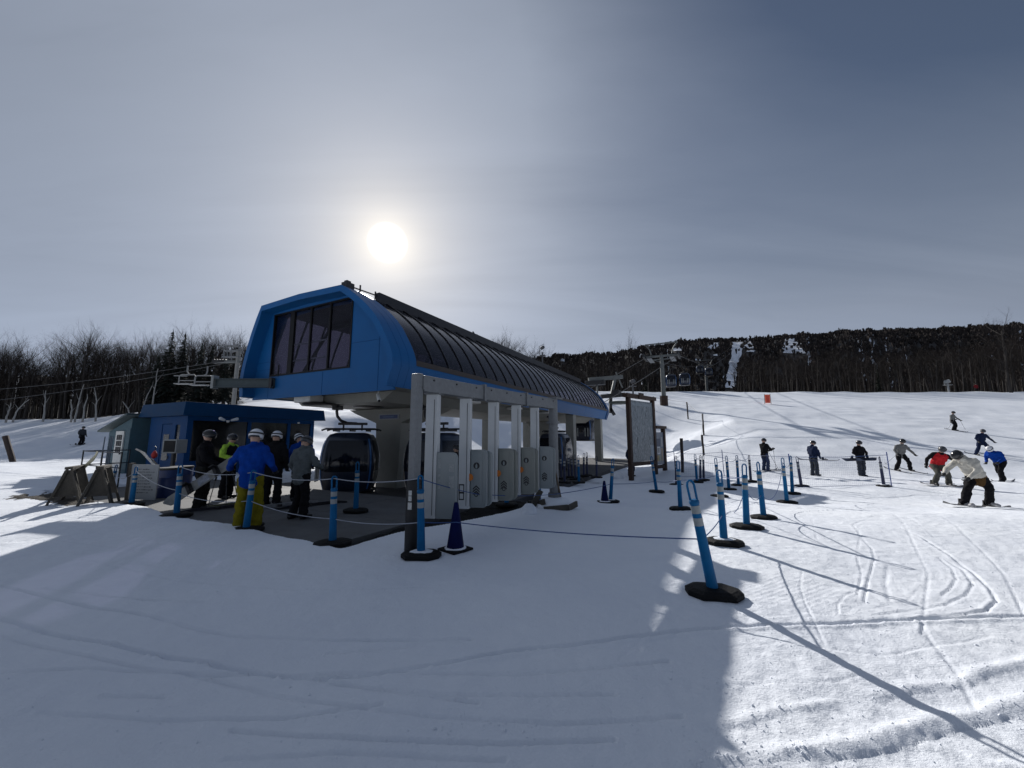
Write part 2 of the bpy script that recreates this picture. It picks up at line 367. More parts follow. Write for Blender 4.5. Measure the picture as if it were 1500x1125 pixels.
def snow_material():
    m = bpy.data.materials.new('snow'); m.use_nodes = True; nt = m.node_tree; N = nt.nodes.new; L = nt.links.new; b = nt.nodes['Principled BSDF']
    tc = N('ShaderNodeTexCoord')
    n1 = N('ShaderNodeTexNoise'); n1.inputs['Scale'].default_value = .45; n1.inputs['Detail'].default_value = 8; n1.inputs['Roughness'].default_value = .62; L(tc.outputs['Object'], n1.inputs['Vector'])
    r = N('ShaderNodeValToRGB'); L(n1.outputs[0], r.inputs[0])
    r.color_ramp.elements[0].position = .32; r.color_ramp.elements[0].color = (.785, .82, .885, 1)
    r.color_ramp.elements[1].position = .66; r.color_ramp.elements[1].color = (.865, .895, .94, 1)
    L(r.outputs[0], b.inputs['Base Color']); b.inputs['Roughness'].default_value = .78; b.inputs['Specular IOR Level'].default_value = .06
    n2 = N('ShaderNodeTexNoise'); n2.inputs['Scale'].default_value = 52; n2.inputs['Detail'].default_value = 6; n2.inputs['Roughness'].default_value = .68; L(tc.outputs['Object'], n2.inputs['Vector'])
    n3 = N('ShaderNodeTexNoise'); n3.inputs['Scale'].default_value = 5.5; n3.inputs['Detail'].default_value = 5; L(tc.outputs['Object'], n3.inputs['Vector'])
    ad = N('ShaderNodeMath'); ad.operation = 'MULTIPLY_ADD'; L(n3.outputs[0], ad.inputs[0]); ad.inputs[1].default_value = 2.2; L(n2.outputs[0], ad.inputs[2])
    bp = N('ShaderNodeBump'); bp.inputs['Strength'].default_value = .6; bp.inputs['Distance'].default_value = .016; L(ad.outputs[0], bp.inputs['Height']); L(bp.outputs[0], b.inputs['Normal'])
    return m
SNOW = snow_material()

def make_ground():
    th = np.concatenate([np.linspace(-62, 62, 1000), np.linspace(62, 298, 61)[1:-1]]); th = np.radians(th)
    rr = np.concatenate([[.25, .6, 1.0], np.geomspace(1.35, 16, 470), np.geomspace(16, 85, 190)[1:], np.geomspace(85, 2600, 60)[1:]])
    nt_, nr = len(th), len(rr)
    R, T = np.meshgrid(rr, th, indexing='ij'); X = (R * np.sin(T)).ravel(); Y = (R * np.cos(T)).ravel()
    Z = rough_h(X, Y) + detail_h(X, Y) * (1 - corridor(X, Y))
    co = np.stack([X, Y, Z], 1); co = np.vstack([co, [0, 0, float(Z[:nt_].mean())]])
    i = np.arange(nr - 1)[:, None]; j = np.arange(nt_)[None, :]; j2 = (j + 1) % nt_
    q = np.stack([i * nt_ + j, i * nt_ + j2, (i + 1) * nt_ + j2, (i + 1) * nt_ + j], -1).reshape(-1, 4)[:, ::-1]
    c = len(co) - 1; tri = np.stack([np.full(nt_, c), (np.arange(nt_) + 1) % nt_, np.arange(nt_)], 1)
    me = bpy.data.meshes.new('snow_ground'); nv = len(co); nq = len(q); ntri = len(tri)
    me.vertices.add(nv); me.vertices.foreach_set('co', co.ravel())
    lv = np.concatenate([q.ravel(), tri.ravel()]); me.loops.add(len(lv)); me.loops.foreach_set('vertex_index', lv)
    me.polygons.add(nq + ntri)
    me.polygons.foreach_set('loop_start', np.concatenate([np.arange(nq) * 4, nq * 4 + np.arange(ntri) * 3]))
    me.polygons.foreach_set('loop_total', np.concatenate([np.full(nq, 4), np.full(ntri, 3)]))
    me.polygons.foreach_set('use_smooth', np.ones(nq + ntri, bool)); me.update(calc_edges=True); me.validate()
    me.materials.append(SNOW); o = obj('snow_ground', me); tag(o, kind='structure'); return o
make_ground()

# platform, the floor under the station, the dark verge and the dirt by the sawhorses
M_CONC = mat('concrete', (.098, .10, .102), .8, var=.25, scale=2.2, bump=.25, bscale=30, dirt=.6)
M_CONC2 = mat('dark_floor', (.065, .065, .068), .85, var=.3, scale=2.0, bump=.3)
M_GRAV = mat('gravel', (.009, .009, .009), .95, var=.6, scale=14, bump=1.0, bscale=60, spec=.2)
M_DIRT = mat('dirt', (.05, .042, .034), .95, var=.6, scale=9, bump=1.0, bscale=40)
def sta_obj(name, mb, m, **k):
    o = mb.build(name, m, **k); o.location = SO; o.rotation_euler = (0, 0, STA_RZ); return o
# each poured slab of the platform is a piece of its own
plat = empty('platform', SO, STA_RZ); tag(plat, kind='structure')
v0 = -2.85; k = 0
while v0 < 9.3:
    v1 = v0 + 2.45
    for (u0, u1) in ((-4.3, -2.0), (-2.0, .35)):
        MB().bb((u0 + .006, v0 + .006, -.5), (u1 - .006, v1 - .006, -.001 * (k % 3))).build('slab', M_CONC, plat, bevel=.008); k += 1
    v0 = v1
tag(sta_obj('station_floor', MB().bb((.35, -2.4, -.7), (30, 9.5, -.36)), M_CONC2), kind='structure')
def patch(name, pts_uv, m, zfun, step=.12, amp=.05, seed=3):
    us, vs_ = pts_uv
    nu = int((us[1] - us[0]) / step) + 1; nv = int((vs_[1] - vs_[0]) / step) + 1; rows = []
    for i in range(nu):
        row = []
        for j in range(nv):
            u = us[0] + i * step; v = vs_[0] + j * step; w = S(u, v)
            row.append((w.x, w.y, zfun(u, v, w) + amp * float(vnoise(np.array([u * 5]), np.array([v * 5]), seed)[0]) + .6 * amp * float(vnoise(np.array([u * 14]), np.array([v * 14]), seed + 1)[0])))
        rows.append(row)
    return tag(MB().grid(rows).build(name, m, smooth=True), kind='structure')
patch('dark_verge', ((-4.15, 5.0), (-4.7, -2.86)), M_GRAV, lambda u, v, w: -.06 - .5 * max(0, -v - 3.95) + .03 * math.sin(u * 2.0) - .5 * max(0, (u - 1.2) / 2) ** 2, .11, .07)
def dirt_z(u, v, w):
    d = ((u + 4.1 + .12 * (v - 7)) / .75) ** 2 + ((v - 7.3) / 2.6) ** 2
    return gz(w.x, w.y) + .05 - .11 * d
patch('dirt_patch', ((-5.6, -2.9), (3.9, 10.6)), M_DIRT, dirt_z, .10, .09, 8)

def crumbs():
    rn = random.Random(3); mb = MB(); P = []
    for pts, hw, hgt in RIDGES:
        for _ in range(45):
            i = rn.randrange(len(pts) - 1); t = rn.random(); P.append((pts[i][0] + (pts[i + 1][0] - pts[i][0]) * t + rn.gauss(0, 10), pts[i][1] + (pts[i + 1][1] - pts[i][1]) * t + rn.gauss(3, 9)))
    for _ in range(260): P.append((rn.uniform(1040, 1500), rn.uniform(800, 1120)))
    for _ in range(120): P.append((rn.uniform(0, 1040), rn.uniform(830, 1120)))
    pos = [flat(*p) for p in P]; X = np.array([p.x for p in pos]); Y = np.array([p.y for p in pos]); Z = rough_h(X, Y) + detail_h(X, Y)
    for x, y, z in zip(X, Y, Z):
        r = rn.uniform(.002, .007) * (1.8 if rn.random() < .08 else 1); V = [(x + r * rn.uniform(.7, 1.4) * a, y + r * rn.uniform(.7, 1.4) * b, z + r * .3 + r * rn.uniform(.6, 1.0) * c) for a, b, c in ((1, 0, 0), (0, 1, 0), (-1, 0, 0), (0, -1, 0), (0, 0, 1), (0, 0, -1))]
        mb.add(V, [(0, 1, 4), (1, 2, 4), (2, 3, 4), (3, 0, 4), (1, 0, 5), (2, 1, 5), (3, 2, 5), (0, 3, 5)])
    tag(mb.build('snow_crumbs', SNOW), 'small loose crumbs of snow strewn over the near ground', 'snow', kind='stuff')
crumbs()
# ------------------------------------------------------------------ gondola station
M_BLUE = mat('station_blue', (.006, .098, .285), .5, var=.07, scale=1.2, spec=.24, dirt=.12)
M_BLUE_D = mat('station_blue_dark', (.003, .055, .18), .5, var=.06, scale=3, spec=.15)
M_ROOF = mat('smoked_panel', (.018, .016, .022), .12, var=.1, scale=1.5, trans=(.40, (.66, .64, .76)))
M_RIB = mat('dark_rib', (.012, .012, .016), .4, var=.2)
M_TRIM = mat('brown_trim', (.032, .022, .018), .5, var=.2)
M_GLASS = mat('window_glass', (.02, .02, .025), .05, var=.05, trans=(.80, (.90, .89, .96)))
M_FRAME = mat('black_frame', (.010, .010, .011), .5, spec=.15)
M_SOFF = mat('soffit_grey', (.26, .26, .235), .6, var=.08, scale=2, dirt=.15)
M_GALV = mat('galvanised', (.17, .18, .19), .55, metal=.35, var=.14, scale=14, dirt=.05)
M_STEEL = mat('dark_steel', (.035, .035, .037), .5, metal=.4, var=.3)
M_GREY = mat('grey_paint', (.25, .265, .265), .5, var=.1, dirt=.1)
M_WHITE = mat('white_paint', (.62, .63, .62), .45, var=.06, scale=4, dirt=.12)

PR = [(0.0, 3.10), (-.2, 3.67), (-.18, 3.95), (-.10, 4.17), (.03, 4.42), (.21, 4.72), (.42, 5.04), (.66, 5.32), (.92, 5.57), (1.19, 5.80), (1.48, 6.02), (1.80, 6.24), (2.12, 6.43)]
PL = [(7.30, 3.10), (7.40, 3.67), (7.37, 3.95), (7.31, 4.25), (7.22, 4.58), (7.12, 4.90), (7.02, 5.18), (6.92, 5.45), (6.80, 5.72), (6.66, 6.02), (6.45, 6.43)]
SECT = PR + [(4.25, 6.50)] + PL[::-1]                 # right foot, over the top, left foot
def off(prof, d):
    """profile moved inward by d"""
    n = len(prof); out = []
    for i, (a, b) in enumerate(prof):
        p = prof[max(i - 1, 0)]; q = prof[min(i + 1, n - 1)]; tx, tz = q[0] - p[0], q[1] - p[1]; l = math.hypot(tx, tz) or 1
        out.append((a + tz / l * d * (1 if True else 1), b - tx / l * d))
    return out
sta = empty('gondola_station', SO, STA_RZ, 'long blue gondola lift station with curved smoked roof panels', 'lift station')
def shell(mb, outer, inner, u0, u1):
    n = len(outer); V = []
    for u in (u0, u1):
        V += [(u, a, b) for a, b in outer] + [(u, a, b) for a, b in inner]
    fs = []
    for i in range(n - 1):
        fs += [(i, i + 1, n + i + 1, n + i), (2 * n + i, 3 * n + i, 3 * n + i + 1, 2 * n + i + 1),
               (i, 2 * n + i, 2 * n + i + 1, i + 1), (n + i, n + i + 1, 3 * n + i + 1, 3 * n + i)]
    fs += [(0, n, 3 * n, 2 * n), (n - 1, 3 * n - 1, 4 * n - 1, 2 * n - 1)]
    mb.add(V, fs); return mb
vis = off(SECT, -.05)
shell(MB(), vis, off(SECT, .16), 0.0, 1.0).build('visor', M_BLUE, sta, smooth=35)
shell(MB(), vis, off(SECT, .12), 24.9, 25.5).build('far_visor', M_BLUE_D, sta, smooth=35)
for uu in (.34, .67): shell(MB(), off(SECT, -.0525), off(SECT, -.045), uu, uu + .012).build('visor_seam', M_BLUE_D, sta, smooth=35)
# front wall with the big window cut out
WU = .42
def wq(px, py): v, z = sta_plane(px, py, WU); return (v, z)
wl0, wl1, wr1, wr0 = wq(396, 551), wq(402, 460), wq(519, 436), wq(512, 540)
wv0 = (wr0[0] + wr1[0]) / 2; wv1 = (wl0[0] + wl1[0]) / 2; wz0 = (wl0[1] + wr0[1]) / 2; wz1 = (wl1[1] + wr1[1]) / 2
inn = off(SECT, .10)
def wall_mb():
    mb = MB(); T = .06
    ring = inn + [(7.3, 3.02), (0.05, 3.02)]
    hole = [(wv0, wz0), (wv0, wz1), (wv1, wz1), (wv1, wz0)]
    bm = bmesh.new(); o = [bm.verts.new((WU, a, b)) for a, b in ring]; h = [bm.verts.new((WU, a, b)) for a, b in hole]
    es = [bm.edges.new((L[i], L[(i + 1) % len(L)])) for L in (o, h) for i in range(len(L))]
    bmesh.ops.triangle_fill(bm, edges=es, use_beauty=True)
    g = bmesh.ops.extrude_face_region(bm, geom=bm.faces[:]); bmesh.ops.translate(bm, vec=(T, 0, 0), verts=[e for e in g['geom'] if isinstance(e, bmesh.types.BMVert)])
    bmesh.ops.recalc_face_normals(bm, faces=bm.faces); me = bpy.data.meshes.new('front_wall'); bm.to_mesh(me); bm.free(); me.materials.append(M_BLUE); return me
fw = obj('front_wall', wall_mb(), sta)
for q0, q1_ in (((.15, 4.62), (wv0 - .02, 4.632)), ((wv1 + .02, 4.4), (7.1, 4.412)), ((wv1 + .02, 4.12), (7.2, 4.13)), ((.74, 3.05), (.752, 5.25)), ((3.3, 3.03), (3.312, wz0 - .02)), ((6.3, 3.05), (6.312, 4.1))): MB().bb((WU - .006, q0[0], q0[1]), (WU, q1_[0], q1_[1])).build('panel_seam', M_BLUE_D, fw)
MB().bb((WU - .03, 5.72, 3.82), (WU, 5.78, 4.25)).build('louvre', M_FRAME, fw)
win = MB()
t = .055
win.bb((WU - .02, wv0, wz0), (WU + .08, wv0 + t, wz1)); win.bb((WU - .02, wv1 - t, wz0), (WU + .08, wv1, wz1))
win.bb((WU - .02, wv0 + t, wz0), (WU + .08, wv1 - t, wz0 + t)); win.bb((WU - .02, wv0 + t, wz1 - t), (WU + .08, wv1 - t, wz1))
w_o = win.build('window_frame', M_FRAME, sta)
mull = [wv1 - (wv1 - wv0) * f for f in (.235, .29, .505, .74)]
ed = [wv1 - t] + [mull[0] + .0, mull[1]] + [mull[2], mull[3]] + [wv0 + t]
MB().bb((WU - .015, mull[1], wz0 + t), (WU + .07, mull[0], wz1 - t)).build('mullion', M_FRAME, w_o)
for mv in (mull[2], mull[3]): MB().bb((WU - .012, mv - .035, wz0 + t), (WU + .06, mv + .035, wz1 - t)).build('mullion', M_FRAME, w_o)
for a, b in ((mull[0], wv1 - t), (mull[2] + .035, mull[1]), (mull[3] + .035, mull[2] - .035), (wv0 + t, mull[3] - .035)):
    MB().bb((WU + .025, a, wz0 + t), (WU + .037, b, wz1 - t)).build('pane', M_GLASS, w_o)
for zz in (wz0 + (wz1 - wz0) * .20, wz0 + (wz1 - wz0) * .45):
    MB().bb((WU + .045, mull[3], zz), (WU + .075, mull[1], zz + .05)).build('glazing_bar', M_GALV, w_o)
# smoked roof panels, ribs between them, both sides
NP = 28; U0 = 1.0; U1 = 24.9; du = (U1 - U0) / NP
def strip_mesh(prof, name, m, w, lift, th):
    mb = MB(); o = off(prof, -lift); i_ = off(prof, -lift + th); shell(mb, o, i_, 0, w); return mb.mesh(name, m, smooth=35)
pr = PR[2:]; pl = PL[2:][::-1]
pm_r = strip_mesh(pr, 'roof_panel', M_ROOF, du - .05, 0, .012); pm_l = strip_mesh(pl, 'roof_panel', M_ROOF, du - .05, 0, .012)
rm_r = strip_mesh(pr, 'roof_rib', M_RIB, .05, .035, .07); rm_l = strip_mesh(pl, 'roof_rib', M_RIB, .05, .035, .07)
for k in range(NP):
    for me in (pm_r, pm_l): o = obj('roof_panel', me, sta); o.location.x = U0 + k * du + .05
    for me in (rm_r, rm_l): o = obj('roof_rib', me, sta); o.location.x = U0 + k * du
# flat crown of the roof, walkway rail, lower trim and the blue skirts
MB().prism([(2.12, 6.43), (4.25, 6.5), (6.45, 6.43), (6.45, 6.33), (4.25, 6.4), (2.12, 6.33)], (U0, U1), 0).build('roof_crown', M_RIB, sta)
MB().bb((1.5, 2.02, 6.34), (U1, 2.2, 6.72)).build('roof_rail', M_RIB, sta)
MB().prism([(-.24, 3.80), (-.235, 3.97), (-.16, 3.98), (-.16, 3.80)], (U0, U1), 0).build('eave_trim', M_TRIM, sta)
for k in range(4):
    a = U0 + k * (U1 - U0) / 4; b = a + (U1 - U0) / 4 - .012
    MB().prism([(0.0, 3.10), (-.215, 3.70), (-.215, 3.80), (-.12, 3.80), (.08, 3.10)], (a, b), 0).build('skirt_panel', M_BLUE, sta)
MB().prism([(7.30, 3.10), (7.42, 3.70), (7.42, 3.93), (7.3, 3.93), (7.2, 3.10)], (U0, U1), 0).build('skirt_panel', M_BLUE, sta)
MB().bb((.5, .09, 3.14), (U1, 7.2, 3.2)).build('soffit', M_SOFF, sta)
MB().prism([(.95, 3.13), (1.5, 2.80), (5.6, 2.80), (6.1, 3.13)], (1.3, 24.3), 0).build('drive_trough', M_SOFF, sta)
# mast with its spreading head, end columns
MB().prism([(1.2, 2.79), (5.9, 2.79), (5.5, 2.62), (4.25, 2.2), (4.1, -.6), (3.0, -.6), (2.85, 2.2), (1.6, 2.62)], (3.7, 4.9), 0).build('mast', M_SOFF, sta, bevel=.03)
MB().prism([(2.4, 2.79), (4.9, 2.79), (4.3, 2.2), (4.2, -.6), (3.1, -.6), (3.0, 2.2)], (19.5, 20.6), 0).build('mast', M_SOFF, sta, bevel=.03)
for (u, v) in ((17.0, .32), (24.0, .32), (17.0, 6.9), (24.0, 6.9)):
    MB().bb((u - .3, v - .27, -.6), (u + .3, v + .27, 3.12)).build('column', M_SOFF, sta, bevel=.02)
# sign on the mast, lamps, cameras, sheave boxes under the soffit
sg = MB().bb((3.66, 2.95, 2.34), (3.70, 4.05, 2.56)).build('mast_sign', mat('sign_grey', (.35, .36, .38), .5), sta)
MB().bb((3.64, 3.02, 2.375), (3.659, 3.98, 2.525)).build('sign_face', mat('sign_navy', (.02, .05, .16), .4), sg)
MB().bb((3.632, 3.2, 2.435), (3.639, 3.8, 2.465)).build('sign_lettering', mat('sign_navy_pale', (.10, .16, .32), .4), sg)
def cctv(u, v, z):
    c = MB().lathe([(.0, z - .06), (.09, z - .06), (.09, z), (0, z)], (u, v, 0), 14).build('camera_mount', M_WHITE, sta, smooth=True)
    mb = MB(); mb.tube([(u, v, z - .05), (u, v, z - .16), (u - .06, v - .05, z - .22)], .02, 8); mb.cap((u - .04, v - .03, z - .2), (u - .16, v - .22, z - .38), .055, .055, 12); mb.build('camera_body', M_WHITE, c, smooth=True)
    MB().cap((u - .155, v - .21, z - .375), (u - .17, v - .235, z - .40), .047, .045, 12).build('lens', M_FRAME, c, smooth=True)
cctv(.75, 1.05, 3.14); cctv(2.3, -.02, 3.12)
for (u, v) in ((1.0, 4.75), (2.6, 4.1)):
    mb = MB().bb((u - .3, v - .45, 2.86), (u + .25, v + .45, 3.13)); mb.build('sheave_box', M_WHITE, sta, bevel=.04)
    MB().lathe([(.0, 0), (.55, .03), (.60, .07), (.3, .13), (0, .13)], (u + .1, v - .5, 2.74), 20).build('sheave', M_STEEL, sta, smooth=True)
for u in (5.5, 9.5, 13.5): MB().lathe([(0, 0), (.42, .03), (.42, .10), (0, .12)], (u, .75, 3.0), 20).build('soffit_lamp', M_WHITE, sta, smooth=True)
# gear inside, seen through the glass
mb = MB(); mb.bb((1.2, 1.2, 3.22), (24, 6.2, 3.7)); mb.build('drive_housing', M_STEEL, sta)
for k in range(7):
    u = 1.6 + k * 3.3
    MB().beam((u, 1.4, 3.3), (u + 1.2, 2.3, 6.3), .12, .12).beam((u, 6.9, 3.3), (u + 1.2, 6.3, 6.25), .12, .12).beam((u + 1.2, 2.2, 6.27), (u + 1.2, 6.4, 6.27), .12, .14).build('roof_truss', M_STEEL, sta)
# wind gauge, short rail and lightning pegs on the crest
mb = MB(); mb.bb((.30, 2.25, 6.47), (.62, 2.50, 6.74)); mb.bb((.34, 2.28, 6.74), (.5, 2.42, 6.80)); mb.tube([(.6, 2.35, 6.66), (1.9, 2.2, 6.66)], .025, 6); mb.tube([(1.5, 2.22, 6.5), (1.5, 2.22, 6.78)], .03, 6); mb.tube([(.9, 2.3, 6.5), (.9, 2.3, 6.82)], .03, 6)
mb.build('wind_gauge', M_STEEL, sta)
mb = MB(); mb.tube([(7.7, 2.05, 6.55), (7.7, 2.05, 6.7), (7.55, 2.05, 6.78)], .035, 6); mb.tube([(7.7, 2.05, 6.68), (7.95, 2.05, 6.72)], .03, 6); mb.build('crest_peg', M_STEEL, sta)
MB().tube([(15.0, 2.05, 6.55), (15.0, 2.05, 6.95)], .04, 6).build('crest_peg', M_STEEL, sta)
MB().tube([(23.0, 2.05, 6.55), (23.0, 2.05, 6.8)], .03, 6).build('crest_peg', M_STEEL, sta)
# storage rail running out of the front to the left
p0 = S(.40, 5.9, 0); bz = 3.58
rail = empty('storage_rail', (p0.x, p0.y, 0), 0, 'short grey steel rail beam jutting left from the blue station front', 'rail beam')
mb = MB(); L_ = 2.15
mb.bb((-L_, -.11, bz - .16), (0, .11, bz - .13)); mb.bb((-L_, -.11, bz + .13), (0, .11, bz + .16)); mb.bb((-L_, -.02, bz - .13), (0, .02, bz + .13)); mb.build('beam', mat('beam_bluegrey', (.05, .07, .078), .55, metal=.2, var=.15), rail)
MB().bb((-L_ - .09, -.13, bz - .2), (-L_, .13, bz + .28)).build('end_plate', M_GREY, rail)
MB().bb((-.14, -.14, bz - .19), (-.04, .14, bz + .19)).build('bracket', M_STEEL, rail)

# ------------------------------------------------------------------ gantry with the ticket gates
GA = math.radians(32.6); gp = Vector((-1.47, 5.91, 0)); GR = math.pi / 2 - GA
gan = empty('gate_gantry', gp, GR, 'galvanised steel gantry carrying five white ticket gates beside the platform', 'gantry')
GLn = 4.68; GZ0, GZ1 = 2.35, 2.60
def column(x, w, z0, z1, padded):
    mb = MB(); mb.bb((x - w / 2, -w / 2, z0), (x + w / 2, w / 2, z1)); c = mb.build('column', M_GALV, gan, bevel=.012)
    return c
cL = column(0.0, .135, -.25, 2.62, True)
MB().lathe([(.10, -.05), (.108, 0), (.108, 1.0), (.09, 1.02)], (0, 0, 0), 18).build('column_pad', mat('black_pad', (.010, .010, .011), .55, bump=.2), cL, smooth=True)
for (zc, h, w) in ((.83, .07, .05), (.75, .07, .05), (.645, .10, .06)):
    a = math.radians(258) - GR
    MB().box((.112 * math.cos(a), .112 * math.sin(a), zc), (.004, w, h), a).build('sticker', mat('sticker_white', (.55, .55, .53), .5, var=.3, scale=60), cL)
mb = MB(); mb.lathe([(.115, -.2), (.115, 2.62)], (GLn, 0, 0), 18); cR = mb.build('column', M_GALV, gan, smooth=True)
MB().lathe([(.17, 1.98), (.17, 2.03)], (GLn, 0, 0), 18).build('collar', M_GALV, cR, smooth=True); MB().bb((GLn - .19, -.19, 2.60), (GLn + .19, .19, 2.635)).build('cap_plate', M_GALV, cR)
MB().lathe([(.19, -.22), (.165, .0), (.15, .25), (.14, .27)], (GLn, 0, 0), 12).build('foot_wrap', mat('grey_wrap', (.16, .165, .17), .8, bump=.5), cR)
for k in range(3):                                       # beam in three bolted lengths with flanges
    a = .07 + k * 1.57; b = a + 1.57
    MB().bb((a, -.09, GZ0), (b - .03, .09, GZ1)).build('beam', M_GALV, gan, bevel=.01)
    if k: MB().bb((a - .045, -.12, GZ0 - .03), (a + .015, .12, GZ1 + .03)).build('flange', M_GALV, gan)
    for q in (.2, .75, 1.3): MB().tube([(a + q, -.085, GZ1 - .06), (a + q, -.105, GZ1 - .06)], .016, 6).build('bolt', M_STEEL, gan)
MB().bb((.05, -.085, GZ0 + .03), (.16, .085, GZ1 - .03)).build('bolt_plate', M_GALV, gan)
M_GATE = mat('gate_white', (.50, .52, .53), .42, var=.05, scale=3, dirt=.18)
M_PAD = mat('paddle_grey', (.20, .23, .24), .35, var=.05, scale=3, coat=.2, dirt=.12)
M_PADG = mat('paddle_greenish', (.175, .19, .175), .35, var=.05, scale=3, coat=.2, dirt=.12)
M_INK = mat('print_black', (.02, .02, .022), .5)
M_ORG = mat('orange_disc', (.52, .15, .02), .4, var=.1)
def rrect(w0, w1, z0, z1, r, left=True, n=5):
    """outline in (y,z): rounded at the y0 (outer) corners"""
    P = [(w1, z0), (w1, z1)]
    for i in range(n + 1): a = math.pi / 2 + i * (math.pi / 2) / n; P.append((w0 + r + r * math.cos(a), z1 - r + r * math.sin(a)))
    for i in range(n + 1): a = math.pi + i * (math.pi / 2) / n; P.append((w0 + r + r * math.cos(a), z0 + r + r * math.sin(a)))
    return P
def gate(x0, kind, zb):
    x = 0.0
    mb = MB(); mb.bb((x - .075, -.03, zb), (x + .075, .17, GZ0)); g = mb.build('gate_post', M_GATE, gan, bevel=.012); g.location = (x0, 0, 0); g.rotation_euler = (0, 0, math.radians(24))
    MB().bb((x - .11, -.06, GZ0 - .02), (x + .11, .2, GZ0 + .004)).build('head_plate', M_GALV, g)
    MB().bb((x + .085, .02, zb + .55), (x + .23, .15, GZ0)).build('rear_post', M_GATE, g, bevel=.01)
    MB().bb((x - .0795, .02, zb + .05), (x - .076, .028, GZ0 - .1)).build('seam', M_STEEL, g)
    z0, z1 = zb + .02, 1.42 if kind else 1.40
    m = M_PAD if kind in (0, 1, 4) else M_PADG
    d0 = x - .06
    if kind == 0:
        MB().prism(rrect(-.36, -.03, z0 - .02, z1, .09), (d0, d0 + .10), 0).build('paddle', m, g, bevel=.01)
        for y0, y1, zz, hh in ((-.10, -.06, 1.15, .14), (-.10, -.06, 1.02, .04), (-.10, -.06, .94, .04), (-.10, -.06, .84, .05), (-.32, -.24, 1.1, .12), (-.32, -.24, .85, .18)):
            MB().bb((d0 - .003, y0, zz), (d0, y1, zz + hh)).build('worn_sticker', mat('sticker_pale', (.26, .28, .285), .5, var=.2, scale=40), g)
        return
    body = MB().prism(rrect(-.34, -.03, z0, z1, .08), (d0 + .03, d0 + .11), 0).build('paddle', m, g, bevel=.012)
    MB().prism(rrect(-.40, -.03, z0 + .01, z1 - .02, .09), (d0 + .14, d0 + .22), 0).build('rear_paddle', m, g, bevel=.012)
    MB().prism(rrect(-.25, -.05, z0 + .06, z1 - .04, .02), (d0 + .012, d0 + .03), 0).build('face_plate', m, g, bevel=.004)
    xf = d0 + .0115; yc = -.15
    # round lift symbol: dark disc with a pale key mark
    zc = z0 + (z1 - z0) * .72
    disc = MB(); disc.add([(xf, yc + .058 * math.cos(a), zc + .058 * math.sin(a)) for a in [i * math.tau / 24 for i in range(24)]], [tuple(range(24))]); disc.build('symbol', M_INK, g)
    key = MB(); key.add([(xf - .0015, yc - .012, zc - .045), (xf - .0015, yc + .014, zc - .045), (xf - .0015, yc + .02, zc + .0), (xf - .0015, yc + .0, zc + .042), (xf - .0015, yc - .018, zc + .0)], [(0, 1, 2, 3, 4)]); key.build('symbol_mark', M_PAD, g)
    # chevrons pointing up with a ring below
    zc = z0 + (z1 - z0) * .28; ch = MB()
    for q in range(3):
        b = zc + .075 - q * .045
        for s in (-1, 1): ch.add([(xf, yc, b + .03), (xf, yc + s * .062, b - .025), (xf, yc + s * .062, b - .055), (xf, yc, b)], [(0, 1, 2, 3)])
    zr = zc - .06; A_ = [i * math.tau / 16 for i in range(16)]
    ch.add([(xf, yc + r * math.cos(a), zr + r * math.sin(a)) for r in (.036, .020) for a in A_], [(i, (i + 1) % 16, 16 + (i + 1) % 16, 16 + i) for i in range(16)])
    ch.build('chevron_print', M_INK, g)
    if kind in (1, 2, 3):
        od = MB().prism([(-.035 + .062 * math.cos(a), z0 + (z1 - z0) * .52 + .062 * math.sin(a)) for a in [i * math.tau / 20 for i in range(20)]], (d0 - .012, d0 - .002), 0)
        od.build('orange_disc', M_ORG, g)
    if kind == 1:
        fr = MB(); y1 = .16; xx = x - .079
        for a, b in (((.06, .55), (.155, .57)), ((.06, .80), (.155, .82)), ((.06, .55), (.075, .82)), ((.14, .55), (.155, .82)), ((.07, .66), (.15, .69))): fr.bb((xx, a[0], a[1]), (xx + .003, b[0], b[1]))
        fr.build('printed_box', M_INK, g)
for i, (s_, zb) in enumerate(((.46, .38), (1.30, .40), (2.17, .40), (3.03, .42), (3.86, .44))): gate(s_, i, zb)
MB().beam((GLn + .1, -.15, .05), (GLn - .1, -.1, .75), .03, .03).build('prop_stick', mat('wood_stick', (.12, .09, .06), .8), gan)
# ------------------------------------------------------------------ operator hut and shed
M_HUT = mat('hut_blue', (.002, .05, .165), .6, var=.08, scale=3, dirt=.08, spec=.15)
M_HUT2 = mat('hut_roof_blue', (.002, .036, .10), .6, var=.1, scale=3, spec=.15)
M_HGL = mat('hut_glass', (.008, .009, .011), .06, var=.1, trans=(.35, (.75, .8, .8)))
hut = empty('operator_hut', S(0, 11.0, -.3), STA_RZ, 'low blue lift operator hut with dark wide windows beside the platform', 'hut')
hz = 3.36
# walls: door side faces the camera (u=0), glazed side faces the track (v=0)
mb = MB(); mb.bb((0, 0, 0), (5.7, .1, .95)); mb.bb((0, 0, 2.62), (5.7, .1, 2.8)); mb.bb((5.6, .1, 0), (5.7, 3.3, 2.8)); mb.bb((0, 3.2, 0), (5.6, 3.3, 2.8))
mb.bb((0, .1, 0), (.1, .55, 2.8)); mb.bb((0, .95, 0), (.1, 1.25, 2.8)); mb.bb((0, 2.15, 0), (.1, 3.2, 2.8)); mb.bb((0, .55, 0), (.1, .95, .9)); mb.bb((0, .55, 2.45), (.1, .95, 2.8)); mb.bb((0, 1.25, 2.5), (.1, 2.15, 2.8))
mb.build('wall', M_HUT, hut)
for uu in (0.0, 2.35, 4.25, 5.5):
    MB().bb((uu, -.012, .95), (uu + (.2 if uu in (0.0, 5.5) else .14), .112, 2.62)).build('window_post', M_HUT, hut)
